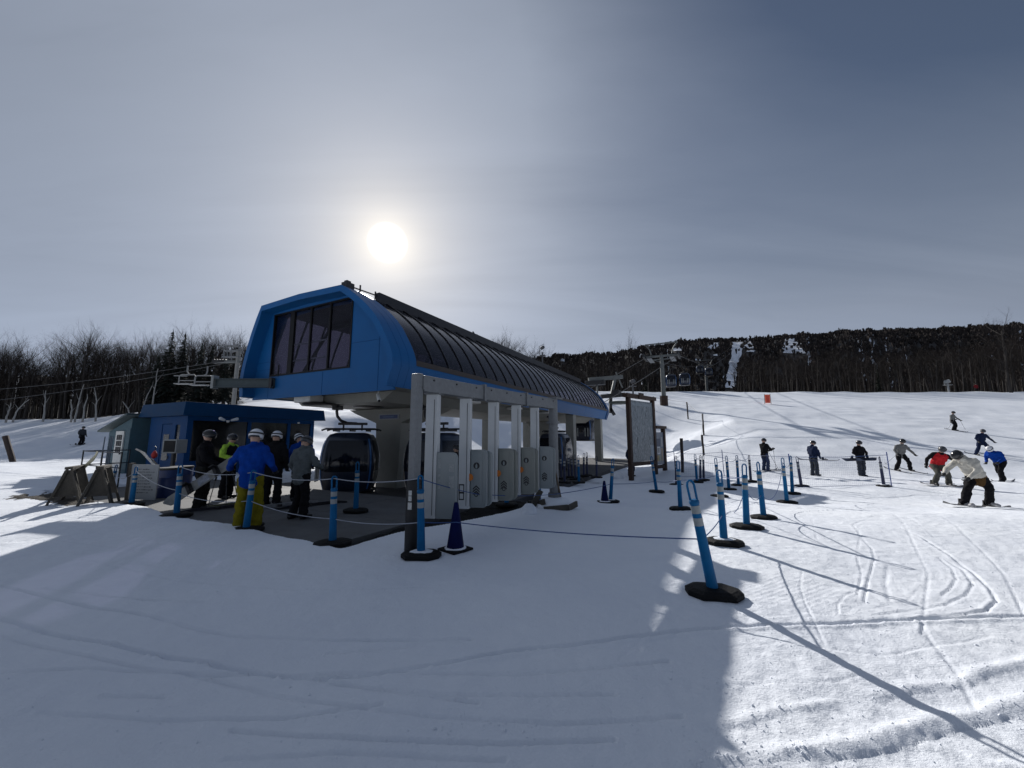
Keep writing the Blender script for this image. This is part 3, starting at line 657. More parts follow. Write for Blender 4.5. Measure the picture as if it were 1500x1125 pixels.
for a, b in ((.2, 2.35), (2.49, 4.25), (4.39, 5.5)): MB().bb((a, .04, .95), (b, .055, 2.62)).build('window_pane', M_HGL, hut)
MB().bb((.04, .55, .9), (.055, .95, 2.45)).build('window_pane', M_HGL, hut)
dr = MB().bb((.02, 1.27, .05), (.075, 2.13, 2.48)).build('door', M_HUT, hut)
MB().bb((.008, 1.45, .95), (.02, 1.95, 2.05)).build('door_pane', M_HGL, dr); MB().bb((-.03, 1.33, 1.02), (.02, 1.37, 1.14)).build('door_handle', M_GALV, dr)
rf = MB(); rf.add([(-.35, -.45, 2.8), (6.05, -.45, 2.8), (6.05, 3.6, 2.8), (-.35, 3.6, 2.8), (-.27, -.37, hz), (5.97, -.37, hz), (5.97, 3.5, hz), (-.27, 3.5, hz)], [(3, 2, 1, 0), (4, 5, 6, 7), (0, 1, 5, 4), (1, 2, 6, 5), (2, 3, 7, 6), (3, 0, 4, 7)])
r_o = rf.build('roof', M_HUT2, hut, bevel=.01)
fl = MB(); fl.lathe([(0, 0), (.05, .02), (.07, .1), (0, .1)], (1.25, -.5, 2.55), 12); fl.cap((1.1, -.5, 2.66), (.93, -.55, 2.72), .05, .07, 10); fl.cap((1.4, -.5, 2.66), (1.57, -.55, 2.72), .05, .07, 10); fl.build('flood_light', M_WHITE, r_o, smooth=True)
MB().lathe([(0, 0), (.05, .02), (.06, .07), (0, .08)], (4.5, -.46, 2.6), 12).build('flood_light', M_WHITE, r_o, smooth=True)
# what shows through its panes
MB().bb((.6, .8, 0), (5.2, 1.5, .92)).build('desk', M_STEEL, hut); MB().lathe([(0, .0), (.28, .04), (.3, .1), (0, .12)], (.95, .35, 2.15), 18).build('wall_clock', mat('pale_green', (.20, .36, .28), .5), hut, smooth=True)
MB().bb((5.0, 1.7, 0), (5.3, 2.2, 1.9)).build('cabinet', M_GREY, hut)
shed = empty('storage_shed', S(-.45, 14.85, -.12), STA_RZ, 'small teal wooden shed with a white paned door beside the blue hut', 'shed')
M_TEAL = mat('teal_siding', (.045, .10, .125), .7, var=.12, scale=5, dirt=.2)
mb = MB(); mb.bb((0, 0, 0), (2.4, 2.3, 2.0)); mb.prism([(0, 2.0), (2.3, 2.0), (2.3, 2.02), (0, 2.6)], (0, 2.4), 0); mb.build('wall', M_TEAL, shed)
for k in range(9): MB().bb((-.022, .02, .08 + k * .23), (-.001, .42, .30 + k * .23)).build('siding_board', M_TEAL, shed); MB().bb((-.022, 1.5, .08 + k * .215), (-.001, 2.28, .28 + k * .215)).build('siding_board', M_TEAL, shed)
MB().prism([(-.25, 2.72), (2.75, 1.98), (2.75, 2.06), (-.25, 2.80)], (-.3, 2.7), 0).build('roof', mat('shed_roof', (.05, .075, .08), .7, var=.2), shed)
d_ = MB().bb((-.05, .58, .05), (-.002, 1.42, 2.02)).build('door', mat('door_white', (.62, .62, .58), .5, dirt=.1), shed)
for r_ in range(3):
    for c_ in range(3): MB().bb((-.058, .70 + c_ * .2, 1.08 + r_ * .27), (-.051, .86 + c_ * .2, 1.31 + r_ * .27)).build('door_pane', M_FRAME, d_)
MB().bb((-.1, .64, .98), (-.05, .68, 1.05)).build('door_handle', M_STEEL, d_)

# ------------------------------------------------------------------ gondola cabins
M_CAB = mat('cabin_navy', (.014, .022, .045), .3, var=.1, coat=.5)
M_CABB = mat('cabin_blue', (.035, .13, .34), .3, var=.06, coat=.4)
M_CGL = mat('cabin_glass', (.006, .008, .014), .05, var=.1, trans=(.30, (.70, .74, .85)))
LEV = [(.0, .74), (.12, .86), (.5, .955), (.85, .99), (1.15, 1.0), (1.5, .975), (1.8, .92), (2.05, .84), (2.2, .74), (2.27, .55)]
def cab_ring(z, s, n=48, grow=0.0):
    P = []
    for i in range(n):
        a = math.tau * i / n; c, s_ = math.cos(a), math.sin(a); e = .42
        P.append((math.copysign(abs(c) ** e, c) * (1.02 * s + grow), math.copysign(abs(s_) ** e, s_) * (.98 * s + grow), z))
    return P
def cab_scale(z): return float(np.interp(z, [l[0] for l in LEV], [l[1] for l in LEV]))
def make_cabin():
    root = empty('gondola_cabin')
    mb = MB(); rings = [cab_ring(z, s) for z, s in LEV]; n = 48
    for r in rings: mb.v += r
    for i in range(len(rings) - 1):
        for j in range(n): mb.f.append((i * n + j, i * n + (j + 1) % n, (i + 1) * n + (j + 1) % n, (i + 1) * n + j)); zz = (LEV[i][0] + LEV[i + 1][0]) / 2; mb.mi.append(0)
    mb.f.append(tuple(range(n - 1, -1, -1))); mb.mi.append(0); mb.f.append(tuple((len(rings) - 1) * n + j for j in range(n))); mb.mi.append(0)
    body = mb.build('body', M_CAB, root, smooth=50)
    for c0 in (0, 12, 24, 36):                                    # one large pane on each side
        zs = [.82, 1.0, 1.2, 1.4, 1.6, 1.8, 1.98]; G_ = []
        for z in zs:
            r = cab_ring(z, cab_scale(z), grow=.014); G_.append([r[(c0 + q) % 48] for q in range(-4, 5)])
        MB().grid(G_).build('window', M_CGL, root, smooth=True)
        cs = [.16, .45, .75, 1.1, 1.5, 1.8, 2.04]; G_ = []
        for z in cs:
            r = cab_ring(z, cab_scale(z), grow=.016); G_.append([r[(c0 + q) % 48] for q in (5, 5.0, 6)] if False else [r[(c0 + 5) % 48], r[(c0 + 6) % 48]])
        MB().grid(G_).build('corner_stripe', M_CABB, root, smooth=True)
    # ski racks on the door side, bumper, roof bars, hanger arm and grip
    for y in (-.62, -.36, .36, .62):
        rk = MB().beam((-1.10, y, .45), (-1.10, y, 1.25), .10, .06, up=(1, 0, 0)); rk.build('ski_rack', M_GREY, root, bevel=.01)
    MB().tube([(math.cos(a) * .95 * (1 if True else 1), math.sin(a) * .9, .06) for a in [i * math.tau / 24 for i in range(25)]], .05, 8).build('bumper', M_STEEL, root, smooth=True)
    for y in (-.42, .42):
        MB().tube([(-1.05, y, 2.36), (-.9, y, 2.42), (.9, y, 2.42), (1.05, y, 2.36)], .035, 8).build('roof_bar', M_STEEL, root, smooth=True)
    for x in (-.6, 0, .6): MB().beam((x, -.5, 2.36), (x, .5, 2.36), .06, .08).build('roof_bracket', M_STEEL, root)
    for x in (-.35, .35): MB().tube([(x, 0, 2.36), (x, 0, 2.62)], .035, 8).build('spring_post', M_STEEL, root)
    MB().bb((-.55, -.07, 2.58), (.55, .07, 2.68)).build('carrier', M_STEEL, root, bevel=.02)
    hp = [(.1, 0, 2.64), (-.25, 0, 2.66), (-.48, 0, 2.76), (-.62, 0, 2.95), (-.66, 0, 3.2)]
    return root
def hanger(root, top):
    MB().tube([(.15, 0, 2.64), (-.22, 0, 2.66), (-.46, 0, 2.75), (-.60, 0, 2.92), (-.64, 0, 3.12), (-.62, 0, top)], .055, 8).build('hanger_arm', M_STEEL, root, smooth=True)
    mb = MB(); mb.bb((-.80, -.12, top - .04), (-.42, .12, top + .12)); mb.tube([(-.62, -.28, top + .1), (-.62, .28, top + .1)], .06, 8); mb.build('grip', M_STEEL, root, bevel=.015)
cab0 = make_cabin(); hanger(cab0, 3.22)
def cabin(loc, rz, label, first=False, sc=1.0):
    c = cab0 if first else copy_tree(cab0)
    c.location = loc; c.rotation_euler = (0, 0, rz); c.scale = (sc, sc, sc); tag(c, label, 'gondola cabin', 'gondola cabins on the lift'); return c
c1 = at(512, 713, 14.3); cabin((c1.x, c1.y, -.30), math.radians(12), 'dark gondola cabin standing at the platform right behind the waiting skiers', True, .92)
c2 = S(3.3, .75); cabin((c2.x, c2.y, -.30), math.radians(-30), 'dark gondola cabin half hidden by the left gantry column and first ticket gate', sc=.92)
c3 = S(14.6, .55); cabin((c3.x, c3.y, -.30), STA_RZ, 'gondola cabin with a blue corner stripe behind the rightmost ticket gate', sc=.95)
c4 = at(857, 646, 38); cabin((c4.x, c4.y, c4.z), STA_RZ, 'gondola cabin just leaving the far end of the station between two columns', sc=1.0)
for px, py, Y, lb in ((983, 567, 74, 'left gondola cabin of the close pair beside the lift tower'), (1003, 565, 74, 'right gondola cabin of the close pair beside the lift tower'), (1025, 547, 118, 'small far gondola cabin against the dark wood left of the second tower'), (1038, 551, 112, 'small far gondola cabin in front of the second lift tower')):
    p = at(px, py, Y); cabin(p, STA_RZ + .2, lb, sc=1.05)

# ------------------------------------------------------------------ lift towers, ropes overhead, chairlift parts
M_TOW = mat('tower_grey', (.13, .14, .137), .55, metal=.3, var=.15, scale=4)
M_WOODB = mat('brown_timber', (.042, .022, .015), .75, var=.3, scale=8, bump=.4)
def lift_tower(base, top_z, r, arm, rz, label, pad=True):
    t = empty('lift_tower', base, rz, label, 'lift tower', 'gondola lift towers'); h = top_z - base[2]
    MB().lathe([(r * 1.1, -.6), (r, 0), (r * .8, h)], (0, 0, 0), 16).build('mast', M_TOW, t, smooth=True)
    if pad:
        for i in range(8): a = i * math.tau / 8; MB().box((r * 1.5 * math.cos(a), r * 1.5 * math.sin(a), h * .09), (.06, r * 1.15, h * .2), a).build('pad_board', M_WOODB, t)
    MB().bb((-.15, -arm, h - .05), (.15, arm, h + .18)).build('cross_arm', M_TOW, t)
    MB().bb((-.08, -arm * .62, h - .45), (.08, arm * .62, h - .34)).build('lower_arm', M_TOW, t)
    for s in (-1, 1):
        MB().tube([(0, s * arm * .62, h + .3), (0, s * arm * .70, h + 1.0), (0, s * arm * .95, h + 1.75)], .08, 8).build('lifting_horn', M_TOW, t)
        sb = MB().bb((-1.9, s * arm - .1, h - .25), (1.9, s * arm + .1, h - .05)).build('sheave_train', M_STEEL, t)
        for k in range(6): MB().tube([(-1.6 + k * .64, s * arm - .12, h - .02), (-1.6 + k * .64, s * arm + .12, h - .02)], .26, 12).build('sheave', M_STEEL, sb)
        MB().bb((-1.7, s * (arm - .7) - .3, h - .5), (1.7, s * (arm - .7) + .3, h - .45)).build('catwalk', M_GALV, t)
    MB().beam((0, -arm * 1.0, h + 1.78), (0, arm * 1.0, h + 1.78), .14, .16).build('top_beam', M_TOW, t); return t
b1 = G(973, 594); t1z = at(973, 522, b1.y).z
lift_tower(b1, t1z, .30, 2.1, STA_RZ, 'tall grey gondola lift tower with a brown padded foot on the slope')
b2 = at(1036, 575, 118); lift_tower((b2.x, b2.y, gz(b2.x, b2.y)), at(1036, 536, 118).z, .4, 2.2, STA_RZ, 'second smaller lift tower farther up between the woods', False)
M_ROPE = mat('haul_rope', (.05, .05, .052), .5)
def cable(pts, r, label, nm='haul_rope', sag=.0, m=None, n=14, cat='cable', group=None, nside=6):
    P = []
    for a, b in zip(pts[:-1], pts[1:]):
        a = Vector(a); b = Vector(b)
        for i in range(n): t = i / n; q = a.lerp(b, t); q.z -= sag * 4 * t * (1 - t) * (b - a).length; P.append(q)
    P.append(Vector(pts[-1])); o = MB().tube(P, r, nside).build(nm, m or M_ROPE, smooth=True); return tag(o, label, cat, group)
fa = Vector((math.cos(STA_RZ), math.sin(STA_RZ), 0)); fn = Vector((-math.sin(STA_RZ), math.cos(STA_RZ), 0))
for s, nm in ((-1, 'right'), (1, 'left')):
    e = S(25.2, 3.6 + s * 2.2, 3.9); a1 = Vector((b1.x, b1.y, t1z - .05)) + fn * (s * 2.1); a2 = Vector((b2.x, b2.y, at(1036, 536, 118).z)) + fn * (s * 2.2); a3 = at(1078 - s * 3, 500, 560)
    cable([e, a1, a2, a3], .035, '%s hand haul rope climbing from the station over both lift towers' % nm, sag=.006, group='gondola haul ropes')
# chairlift end gear beyond the station's far right corner
pb = at(893, 606, 44); term = empty('chairlift_terminal', (pb.x, pb.y, pb.z - 2.5), STA_RZ, 'dark steel chairlift return gear beyond the right end of the blue station', 'chairlift')
def T(px, py, d=0.0): q = at(px, py, 44 + d) - Vector((pb.x, pb.y, pb.z - 2.5)); return Matrix.Rotation(-STA_RZ, 3, 'Z') @ q
MB().beam(T(901, 555), T(893, 590), .28, .3).build('strut', M_TOW, term); MB().beam(T(862, 556), T(912, 552), .35, .4).build('top_beam', M_TOW, term)
MB().beam(T(880, 581), T(915, 578), .5, .45).build('main_beam', M_STEEL, term); MB().beam(T(895, 578), T(894, 605), .3, .3).build('post', M_STEEL, term); MB().beam(T(894, 598), T(900, 608), .3, .3).build('foot', M_STEEL, term)
mb = MB(); c = T(907, 590); mb.tube([c + Vector((0, 0, -.12)), c + Vector((0, 0, .12))], 1.15, 24); mb.build('bullwheel', mat('machine_green', (.05, .06, .05), .6), term)
MB().box(T(903, 579) + Vector((0, 0, .25)), (1.4, .8, .6)).build('gearbox', M_STEEL, term, bevel=.05); MB().box(T(872, 561), (.9, 2.2, .5)).build('counter_box', M_STEEL, term, bevel=.05)
MB().beam(T(902, 545), T(912, 568), .12, .12).build('stay', M_TOW, term); MB().beam(T(875, 557), T(875, 590), .16, .16).build('post', M_TOW, term)
for k in range(4): MB().beam(T(878 + 3 * k, 590), T(878 + 3 * k, 600), .06, .06).build('guard_rail', M_STEEL, term)
# old chairlift at the left with two empty chairs
tb = at(345, 560, 30); tl = empty('chairlift_tower', (tb.x, tb.y, gz(tb.x, tb.y)), 0, 'pale chairlift tower with work platforms left of the blue station roof', 'lift tower'); hb = tb.z - gz(tb.x, tb.y)
def W(px, py, d=0.0): q = at(px, py, 30 + d); return Vector((q.x - tb.x, q.y - tb.y, q.z - gz(tb.x, tb.y)))
MB().tube([(0, 0, -.3), (0, 0, W(345, 512).z)], .14, 10).build('mast', mat('pale_post', (.22, .22, .21), .6, var=.1), tl, smooth=True)
MB().beam(W(318, 530), W(352, 530), .25, .18).build('cross_arm', M_TOW, tl)
for a, b in (((328, 523), (352, 523)), ((330, 514), (352, 514)), ((331, 507), (350, 507))): MB().beam(W(*a), W(*b), .5, .06).build('work_platform', M_GALV, tl)
for x in (328, 333, 339, 350): MB().beam(W(x, 506), W(x, 529), .05, .05).build('platform_rail', M_GALV, tl)
MB().beam(W(313, 531), W(330, 529), .3, .16).build('sheave_train', M_STEEL, tl)
for k in range(5): q = W(314 + k * 4, 528.5); MB().tube([q + Vector((0, -.1, 0)), q + Vector((0, .1, 0))], .13, 10).build('sheave', M_STEEL, tl)
for yy0, yy1, nm in ((574, 529, 'upper'), (592, 533, 'lower')): cable([at(-60, yy0, 34), at(325, yy1, 30)], .02, '%s dark chairlift rope running left across the wood' % nm, sag=.012, group='chairlift ropes')
def chair(px0, px1, y0, y1, Y, label, back):
    w = (px1 - px0) / F * Y; o_ = at((px0 + px1) / 2, y1, Y); t = empty('lift_chair', o_, 0, label, 'lift chair', 'empty lift chairs'); h = (y1 - y0) / F * Y; m = mat('chair_grey', (.22, .225, .225), .5, var=.1, dirt=.1)
    hx = w / 2
    MB().tube([(-hx * .1 if back else hx * .4, 0, h * 1.0), (-hx * .1 if back else hx * .4, 0, h * .72), (hx * .1, 0, h * .60), (0, 0, h * .52)] if back else [(hx * .35, 0, h), (hx * .40, 0, h * .75), (hx * .3, 0, h * .62), (0, 0, h * .56)], .035, 8).build('hanger', m, t, smooth=True)
    MB().tube([(-hx, 0, .12), (-hx, 0, h * .48), (-hx * .8, 0, h * .55), (hx * .8, 0, h * .55), (hx, 0, h * .48), (hx, 0, .12), (hx * 1.1, -.3, .02)], .03, 8).build('frame', m, t, smooth=True)
    MB().box((0, -.22, .08), (w * .95, .34, .05)).build('seat', m, t, bevel=.02)
    for k in range(1): MB().box((0, .02, h * .26), (w * .92, .03, .05)).build('backrest_slat', m, t)
    if back: MB().beam((-hx * .8, -.45, h * .44), (hx * .8, -.45, h * .42), .05, .05).build('safety_bar', m, t)
chair(261, 285, 535, 565, 22, 'left empty lift chair hanging above the blue hut', True); chair(284, 309, 536, 567, 21, 'right empty lift chair hanging above the blue hut', False)

# ------------------------------------------------------------------ delineator posts
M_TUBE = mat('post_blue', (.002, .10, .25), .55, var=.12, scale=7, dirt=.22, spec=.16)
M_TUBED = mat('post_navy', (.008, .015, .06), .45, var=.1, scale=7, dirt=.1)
M_BAND = mat('reflector_band', (.24, .26, .265), .4, var=.1, scale=20, dirt=.2)
M_RUB = mat('black_rubber', (.006, .006, .0065), .7, var=.4, bump=.4, spec=.2)
def make_post(m):
    r = empty('queue_post')
    tb_ = MB(); tb_.lathe([(.058, .03), (.056, .10), (.051, .5), (.046, .905), (.052, .915), (.052, .94), (.04, .955)], (0, 0, 0), 18); tb_.build('tube', m, r, smooth=True)
    P = [(-.034, 0, .95), (-.036, 0, 1.10), (-.028, 0, 1.135), (-.012, 0, 1.152), (.012, 0, 1.152), (.028, 0, 1.135), (.036, 0, 1.10), (.034, 0, .95)]
    MB().tube(P, .0125, 8).build('loop_handle', m, r, smooth=True)
    for z in (.86, .735): MB().lathe([(.0480 if z > .8 else .0490, z - .045), (.0480 if z > .8 else .0490, z + .035)], (0, 0, 0), 18).build('reflector_band', M_BAND, r, smooth=True)
    o8 = [(-.27, -.07), (-.16, -.19), (.16, -.19), (.27, -.07), (.27, .07), (.16, .19), (-.16, .19), (-.27, .07)]
    b = MB(); b.add([(x, y, 0) for x, y in o8] + [(x, y, .05) for x, y in o8] + [(x * .78, y * .74, .072) for x, y in o8] + [(0.06 * x / abs(x), .06 * y / abs(y), .08) for x, y in o8],
        [tuple(range(7, -1, -1))] + [(k * 8 + i, k * 8 + (i + 1) % 8, (k + 1) * 8 + (i + 1) % 8, (k + 1) * 8 + i) for k in range(3) for i in range(8)] + [tuple(range(24, 32))])
    b.build('base', M_RUB, r, bevel=.008); return r
post_b = make_post(M_TUBE); post_d = make_post(M_TUBED)
USED = {'b': False, 'd': False}
M_SNOWP = SNOW
def queue_post(px, py, tx, ty, label, kind='b', rz=None, z=None, h=None, snowy=False):
    p = flat(px, py, z) if z is not None else G(px, py)
    src = post_b if kind == 'b' else post_d
    o = copy_tree(src) if USED[kind] else src; USED[kind] = True
    # lean of the tube so that its head comes where the photograph has it; the base stays flat on the snow
    top = at(tx, ty, p.y); d = top - p; hh = d.length / 1.155
    d.normalize()
    o.location = p + Vector((0, 0, .004)); rz = random.uniform(-.5, .5) if rz is None else rz; o.rotation_euler = (0, 0, rz)
    q = Vector((0, 0, 1)).rotation_difference(Matrix.Rotation(-rz, 3, 'Z') @ d)
    for c in o.children:
        if c.name.split('.')[0] != 'base': c.rotation_mode = 'QUATERNION'; c.rotation_quaternion = q; c.scale = (1, 1, hh)
        elif snowy:
            sn = MB(); n = 12
            sn.add([(.21 * math.cos(a) * random.uniform(.8, 1.05), .14 * math.sin(a) * random.uniform(.75, 1.05), .068) for a in [i * math.tau / n for i in range(n)]] + [(.1 * math.cos(a), .09 * math.sin(a), .088) for a in [i * math.tau / n for i in range(n)]],
                   [(i, (i + 1) % n, n + (i + 1) % n, n + i) for i in range(n)] + [tuple(range(n, 2 * n))]); sn.build('snow_dusting', M_SNOWP, c, smooth=True)
    tag(o, label, 'queue post', 'blue queue posts'); return p, top
PT = {}
for key, a in dict(
    A=(1046, 872, 1010, 704, 'nearest blue queue post, leaning left on a large black base'),
    B=(1061, 797, 1053, 689, 'blue queue post on a snow dusted base, next behind the nearest leaning one'),
    C=(1094, 774, 1090, 680, 'blue queue post third from the front of the row on the sunlit snow'),
    D=(1119, 760, 1110, 677, 'blue queue post fourth from the front of the row on the sunlit snow'),
    E=(1153, 737, 1146, 671, 'blue queue post by the patch of combed snow, fifth in the front row'),
    Fq=(1161, 724, 1158, 668, 'upright blue queue post beside the bundle at the left end of the net'),
    Gq=(997, 747, 993, 675, 'blue queue post alone on a thick base in the shade left of the front row'),
    H=(1054, 728, 1048, 671, 'blue queue post half hidden behind the snow dusted one'),
    I=(1068, 718, 1064, 668, 'blue queue post of the second row, near its middle'),
    J=(1082, 712, 1079, 667, 'blue queue post of the second row with a dark handle strap'),
    L=(1021, 707, 1018, 666, 'slim blue queue post left of the dark pair at the back'),
    O=(962, 721, 954, 669, 'blue queue post leaning left in front of the trail map'),
    P=(894, 736, 898, 672, 'blue queue post seen edge on beside a small dark cone'),
    ).items(): PT[key] = queue_post(*a, snowy=key in ('B', 'P'))
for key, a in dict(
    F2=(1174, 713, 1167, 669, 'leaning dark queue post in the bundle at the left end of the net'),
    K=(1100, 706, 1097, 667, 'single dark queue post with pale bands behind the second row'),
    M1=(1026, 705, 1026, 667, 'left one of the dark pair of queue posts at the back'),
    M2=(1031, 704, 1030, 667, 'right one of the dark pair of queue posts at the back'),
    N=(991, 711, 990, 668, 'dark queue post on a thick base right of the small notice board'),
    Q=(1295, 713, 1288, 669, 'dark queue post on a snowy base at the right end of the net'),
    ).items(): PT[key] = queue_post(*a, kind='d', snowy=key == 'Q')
for key, a in dict(
    a=(258, 757, 265, 681, 'blue queue post at the platform edge right of the white notice'),
    b=(360, 779, 372, 689, 'leaning blue queue post in front of the person in yellow trousers'),
    c=(487, 799, 490, 698, 'blue queue post at the near corner of the concrete platform'),
    d=(521, 750, 524, 677, 'blue queue post out on the platform in front of the gondola cabin'),
    e=(617, 816, 616, 697, 'blue queue post beside the padded gantry column'),
    f=(192, 741, 200, 684, 'blue queue post standing in front of the white handwritten notice'),
    g=(158, 735, 171, 681, 'blue queue post leaning right between sawhorse and white notice'),
    h=(789, 738, 790, 700, 'short blue queue post showing below the third ticket gate'),
    i=(742, 741, 743, 690, 'short blue queue post showing below the second ticket gate'),
    ).items(): PT[key] = queue_post(*a, z=.01 if key in 'abcdf' else None if key in 'g' else .0, snowy=key == 'e')
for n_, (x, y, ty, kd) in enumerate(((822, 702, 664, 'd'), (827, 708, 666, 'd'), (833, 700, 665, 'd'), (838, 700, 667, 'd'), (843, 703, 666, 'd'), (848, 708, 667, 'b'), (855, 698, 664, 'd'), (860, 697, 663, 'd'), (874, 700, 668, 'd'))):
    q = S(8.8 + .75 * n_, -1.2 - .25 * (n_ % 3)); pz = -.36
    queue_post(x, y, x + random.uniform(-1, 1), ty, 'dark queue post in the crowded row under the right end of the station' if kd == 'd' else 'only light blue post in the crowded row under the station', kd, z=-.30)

# cones
M_CONE = mat('cone_navy', (.002, .006, .055), .6, var=.15, dirt=.03, spec=.1)
def cone(px, py, h, label, z=None):
    p = G(px, py); t = empty('traffic_cone', p, random.uniform(0, 1), label, 'cone', 'navy cones')
    MB().lathe([(.125 * h / .66, .03), (.035, h - .02), (.026, h)], (0, 0, 0), 20).build('cone_body', M_CONE, t, smooth=True)
    MB().bb((-.19, -.19, 0), (.19, .19, .035)).build('cone_base', M_RUB, t, bevel=.015)
    sn = MB(); n = 14; sn.add([(.17 * math.cos(a) * random.uniform(.85, 1.05), .17 * math.sin(a), .036) for a in [i * math.tau / n for i in range(n)]] + [(.11 * math.cos(a), .11 * math.sin(a), .055) for a in [i * math.tau / n for i in range(n)]], [(i, (i + 1) % n, n + (i + 1) % n, n + i) for i in range(n)]); sn.build('snow_dusting', SNOW, t)
cone(667, 806, .68, 'navy traffic cone on the snow right of the gantry column'); cone(886, 736, .62, 'small dark cone beside the edge on queue post before the map')

# ropes between the posts
M_RB = mat('rope_blue', (.03, .07, .20), .7); M_RW = mat('rope_pale', (.30, .32, .36), .7)
def rope(pts, label, m, sag=.03, r=.007): cable(pts, r, label, 'rope', sag, m, 12, 'rope', 'queue ropes', 5)
def hd(k, f=1.0): a, b = PT[k]; return a.lerp(b, f)
rope([hd('a', .96), hd('b', .97), hd('c', .97), hd('e', .97)], 'pale upper rope along the front edge of the platform', M_RW, .035)
rope([hd('a', .45), hd('b', .5), hd('c', .38), hd('e', .42)], 'pale lower rope along the front edge of the platform', M_RW, .03)
rope([hd('e', .96), at(700, 724, 6.9), at(812, 724, 9.6)], 'thin dark rope from the gantry post across the ticket gates', M_RB, .01)
rope([hd('e', .42), at(668, 765, 5.7), hd('A', .48), hd('B', .38)], 'long blue rope across the shaded snow to the nearest leaning post', M_RB, .012)
rope([at(812, 724, 9.6), hd('P', .42), hd('O', .30), hd('Gq', .60), hd('H', .55), hd('C', .80)], 'blue rope running from the right gantry column past the map to the front row', M_RB, .008, .009)
rope([hd('H', .3), hd('C', .62), hd('D', .42), hd('E', .9)], 'slack blue rope drooping between the front row posts', M_RB, .10)
rope([hd('E', .9), hd('Fq', .95)], 'short blue rope at the end of the front row', M_RB, .08)
rope([hd('a', .5), hd('f', .9), hd('g', .75)], 'pale rope in front of the white notice', M_RW, .03)
rope([hd('L', .9), hd('I', .9), hd('J', .92), hd('K', .95)], 'blue rope joining the second row posts', M_RB, .07)
rope([hd('N', .9), hd('M1', .92), hd('M2', .95)], 'blue rope joining the dark posts at the back', M_RB, .05)

# blue safety net with its poles
def net(pts, zt, label, group='blue safety nets'):
    root = empty('safety_net', pts[0], 0, label, 'net', group); mb = MB(); O_ = Vector(pts[0])
    for a, b in zip(pts[:-1], pts[1:]):
        a = Vector(a) - O_; b = Vector(b) - O_; L_ = (b - a).length; n = int(L_ / .09); up = Vector((0, 0, 1)); d = (b - a).normalized()
        for i in range(n):
            p = a.lerp(b, i / n); mb.add([p + d * -.0013, p + d * .0013, p + d * .0013 + up * zt, p + d * -.0013 + up * zt], [(0, 1, 2, 3)])
        for k in range(int(zt / .09)):
            z = up * (.03 + k * .09); mb.add([a + z - up * .0013, b + z - up * .0013, b + z + up * .0013, a + z + up * .0013], [(0, 1, 2, 3)])
        MB().tube([a + up * zt, a.lerp(b, .5) + up * (zt - .05), b + up * zt], .010, 6).build('top_rope', M_RB, root); MB().tube([a + up * .05, b + up * .05], .008, 6).build('bottom_rope', M_RB, root)
    ns = mb.build('mesh_strands', M_RB, root); ns['kind'] = 'stuff'
    for i, p in enumerate(pts):
        p = Vector(p) - O_; MB().tube([p + Vector((0, 0, -.1)), p + Vector((-.03, 0, zt + .12))], .017, 8).build('pole', mat('pole_blue', (.02, .06, .25), .4), root, smooth=True)
def gp_(px, py): p = G(px, py); return (p.x, p.y, p.z)
net([gp_(1161, 716), gp_(1306, 711)], 1.22, 'blue safety net in front of the people holding boards')
net([gp_(990, 700), gp_(1061, 698), gp_(1161, 714)], 1.2, 'blue safety net running back behind the queue posts')
# ------------------------------------------------------------------ trail map board
def board_material(name, seed, cols, scale):
    m = bpy.data.materials.new(name); m.use_nodes = True; nt = m.node_tree; N = nt.nodes.new; L = nt.links.new; b = nt.nodes['Principled BSDF']; b.inputs['Roughness'].default_value = .35
    tc = N('ShaderNodeTexCoord'); mp = N('ShaderNodeMapping'); L(tc.outputs['Object'], mp.inputs[0]); mp.inputs['Location'].default_value = (seed, seed * .3, 0); mp.inputs['Scale'].default_value = (1.6, 1, .8)
    n = N('ShaderNodeTexNoise'); n.inputs['Scale'].default_value = scale; n.inputs['Detail'].default_value = 4; n.inputs['Distortion'].default_value = 1.8; L(mp.outputs[0], n.inputs['Vector'])
    w = N('ShaderNodeTexWave'); w.inputs['Scale'].default_value = scale * .42; w.inputs['Distortion'].default_value = 11; w.inputs['Detail'].default_value = 3; L(mp.outputs[0], w.inputs['Vector'])
    r = N('ShaderNodeValToRGB'); L(n.outputs[0], r.inputs[0]); e = r.color_ramp.elements; e[0].position = .35; e[0].color = cols[0] + (1,); e[1].position = .65; e[1].color = cols[1] + (1,)
    r2 = N('ShaderNodeMapRange'); L(w.outputs[0], r2.inputs[0]); r2.inputs[1].default_value = .60; r2.inputs[2].default_value = .80
    mx = N('ShaderNodeMix'); mx.data_type = 'RGBA'; L(r2.outputs[0], mx.inputs[0]); L(r.outputs[0], mx.inputs[6]); mx.inputs[7].default_value = cols[2] + (1,); L(mx.outputs[2], b.inputs['Base Color']); return m
q1 = G(925, 704); q2 = G(960, 703); q3 = G(980, 702)
Yb = q1.y; d12 = Vector((at(961, 703, Yb * 1.10).x - q1.x, Yb * .10, 0)); rzb = math.atan2(d12.y, d12.x); wb = d12.length
def bz(py, Y=None): return at(750, py, Y or Yb).z - q1.z
map_ = empty('trail_map_board', q1, rzb, 'large trail map board in a dark brown timber frame beside the station', 'map board')
zt = bz(582); zb = bz(678); zl = bz(688)
for x in (0, wb): MB().bb((x - .11, -.1, -.3), (x + .11, .1, zt)).build('post', M_WOODB, map_, bevel=.02)
MB().bb((-.35, -.14, zt), (wb + .25, .14, zt + .2)).build('top_rail', M_WOODB, map_, bevel=.02); MB().bb((.11, -.09, zb - .18), (wb - .11, .09, zb)).build('bottom_rail', M_WOODB, map_, bevel=.02)
MB().box((wb * .4, -.17, zt + .12), (.55, .06, .34)).build('name_plaque', M_WOODB, map_, bevel=.05)
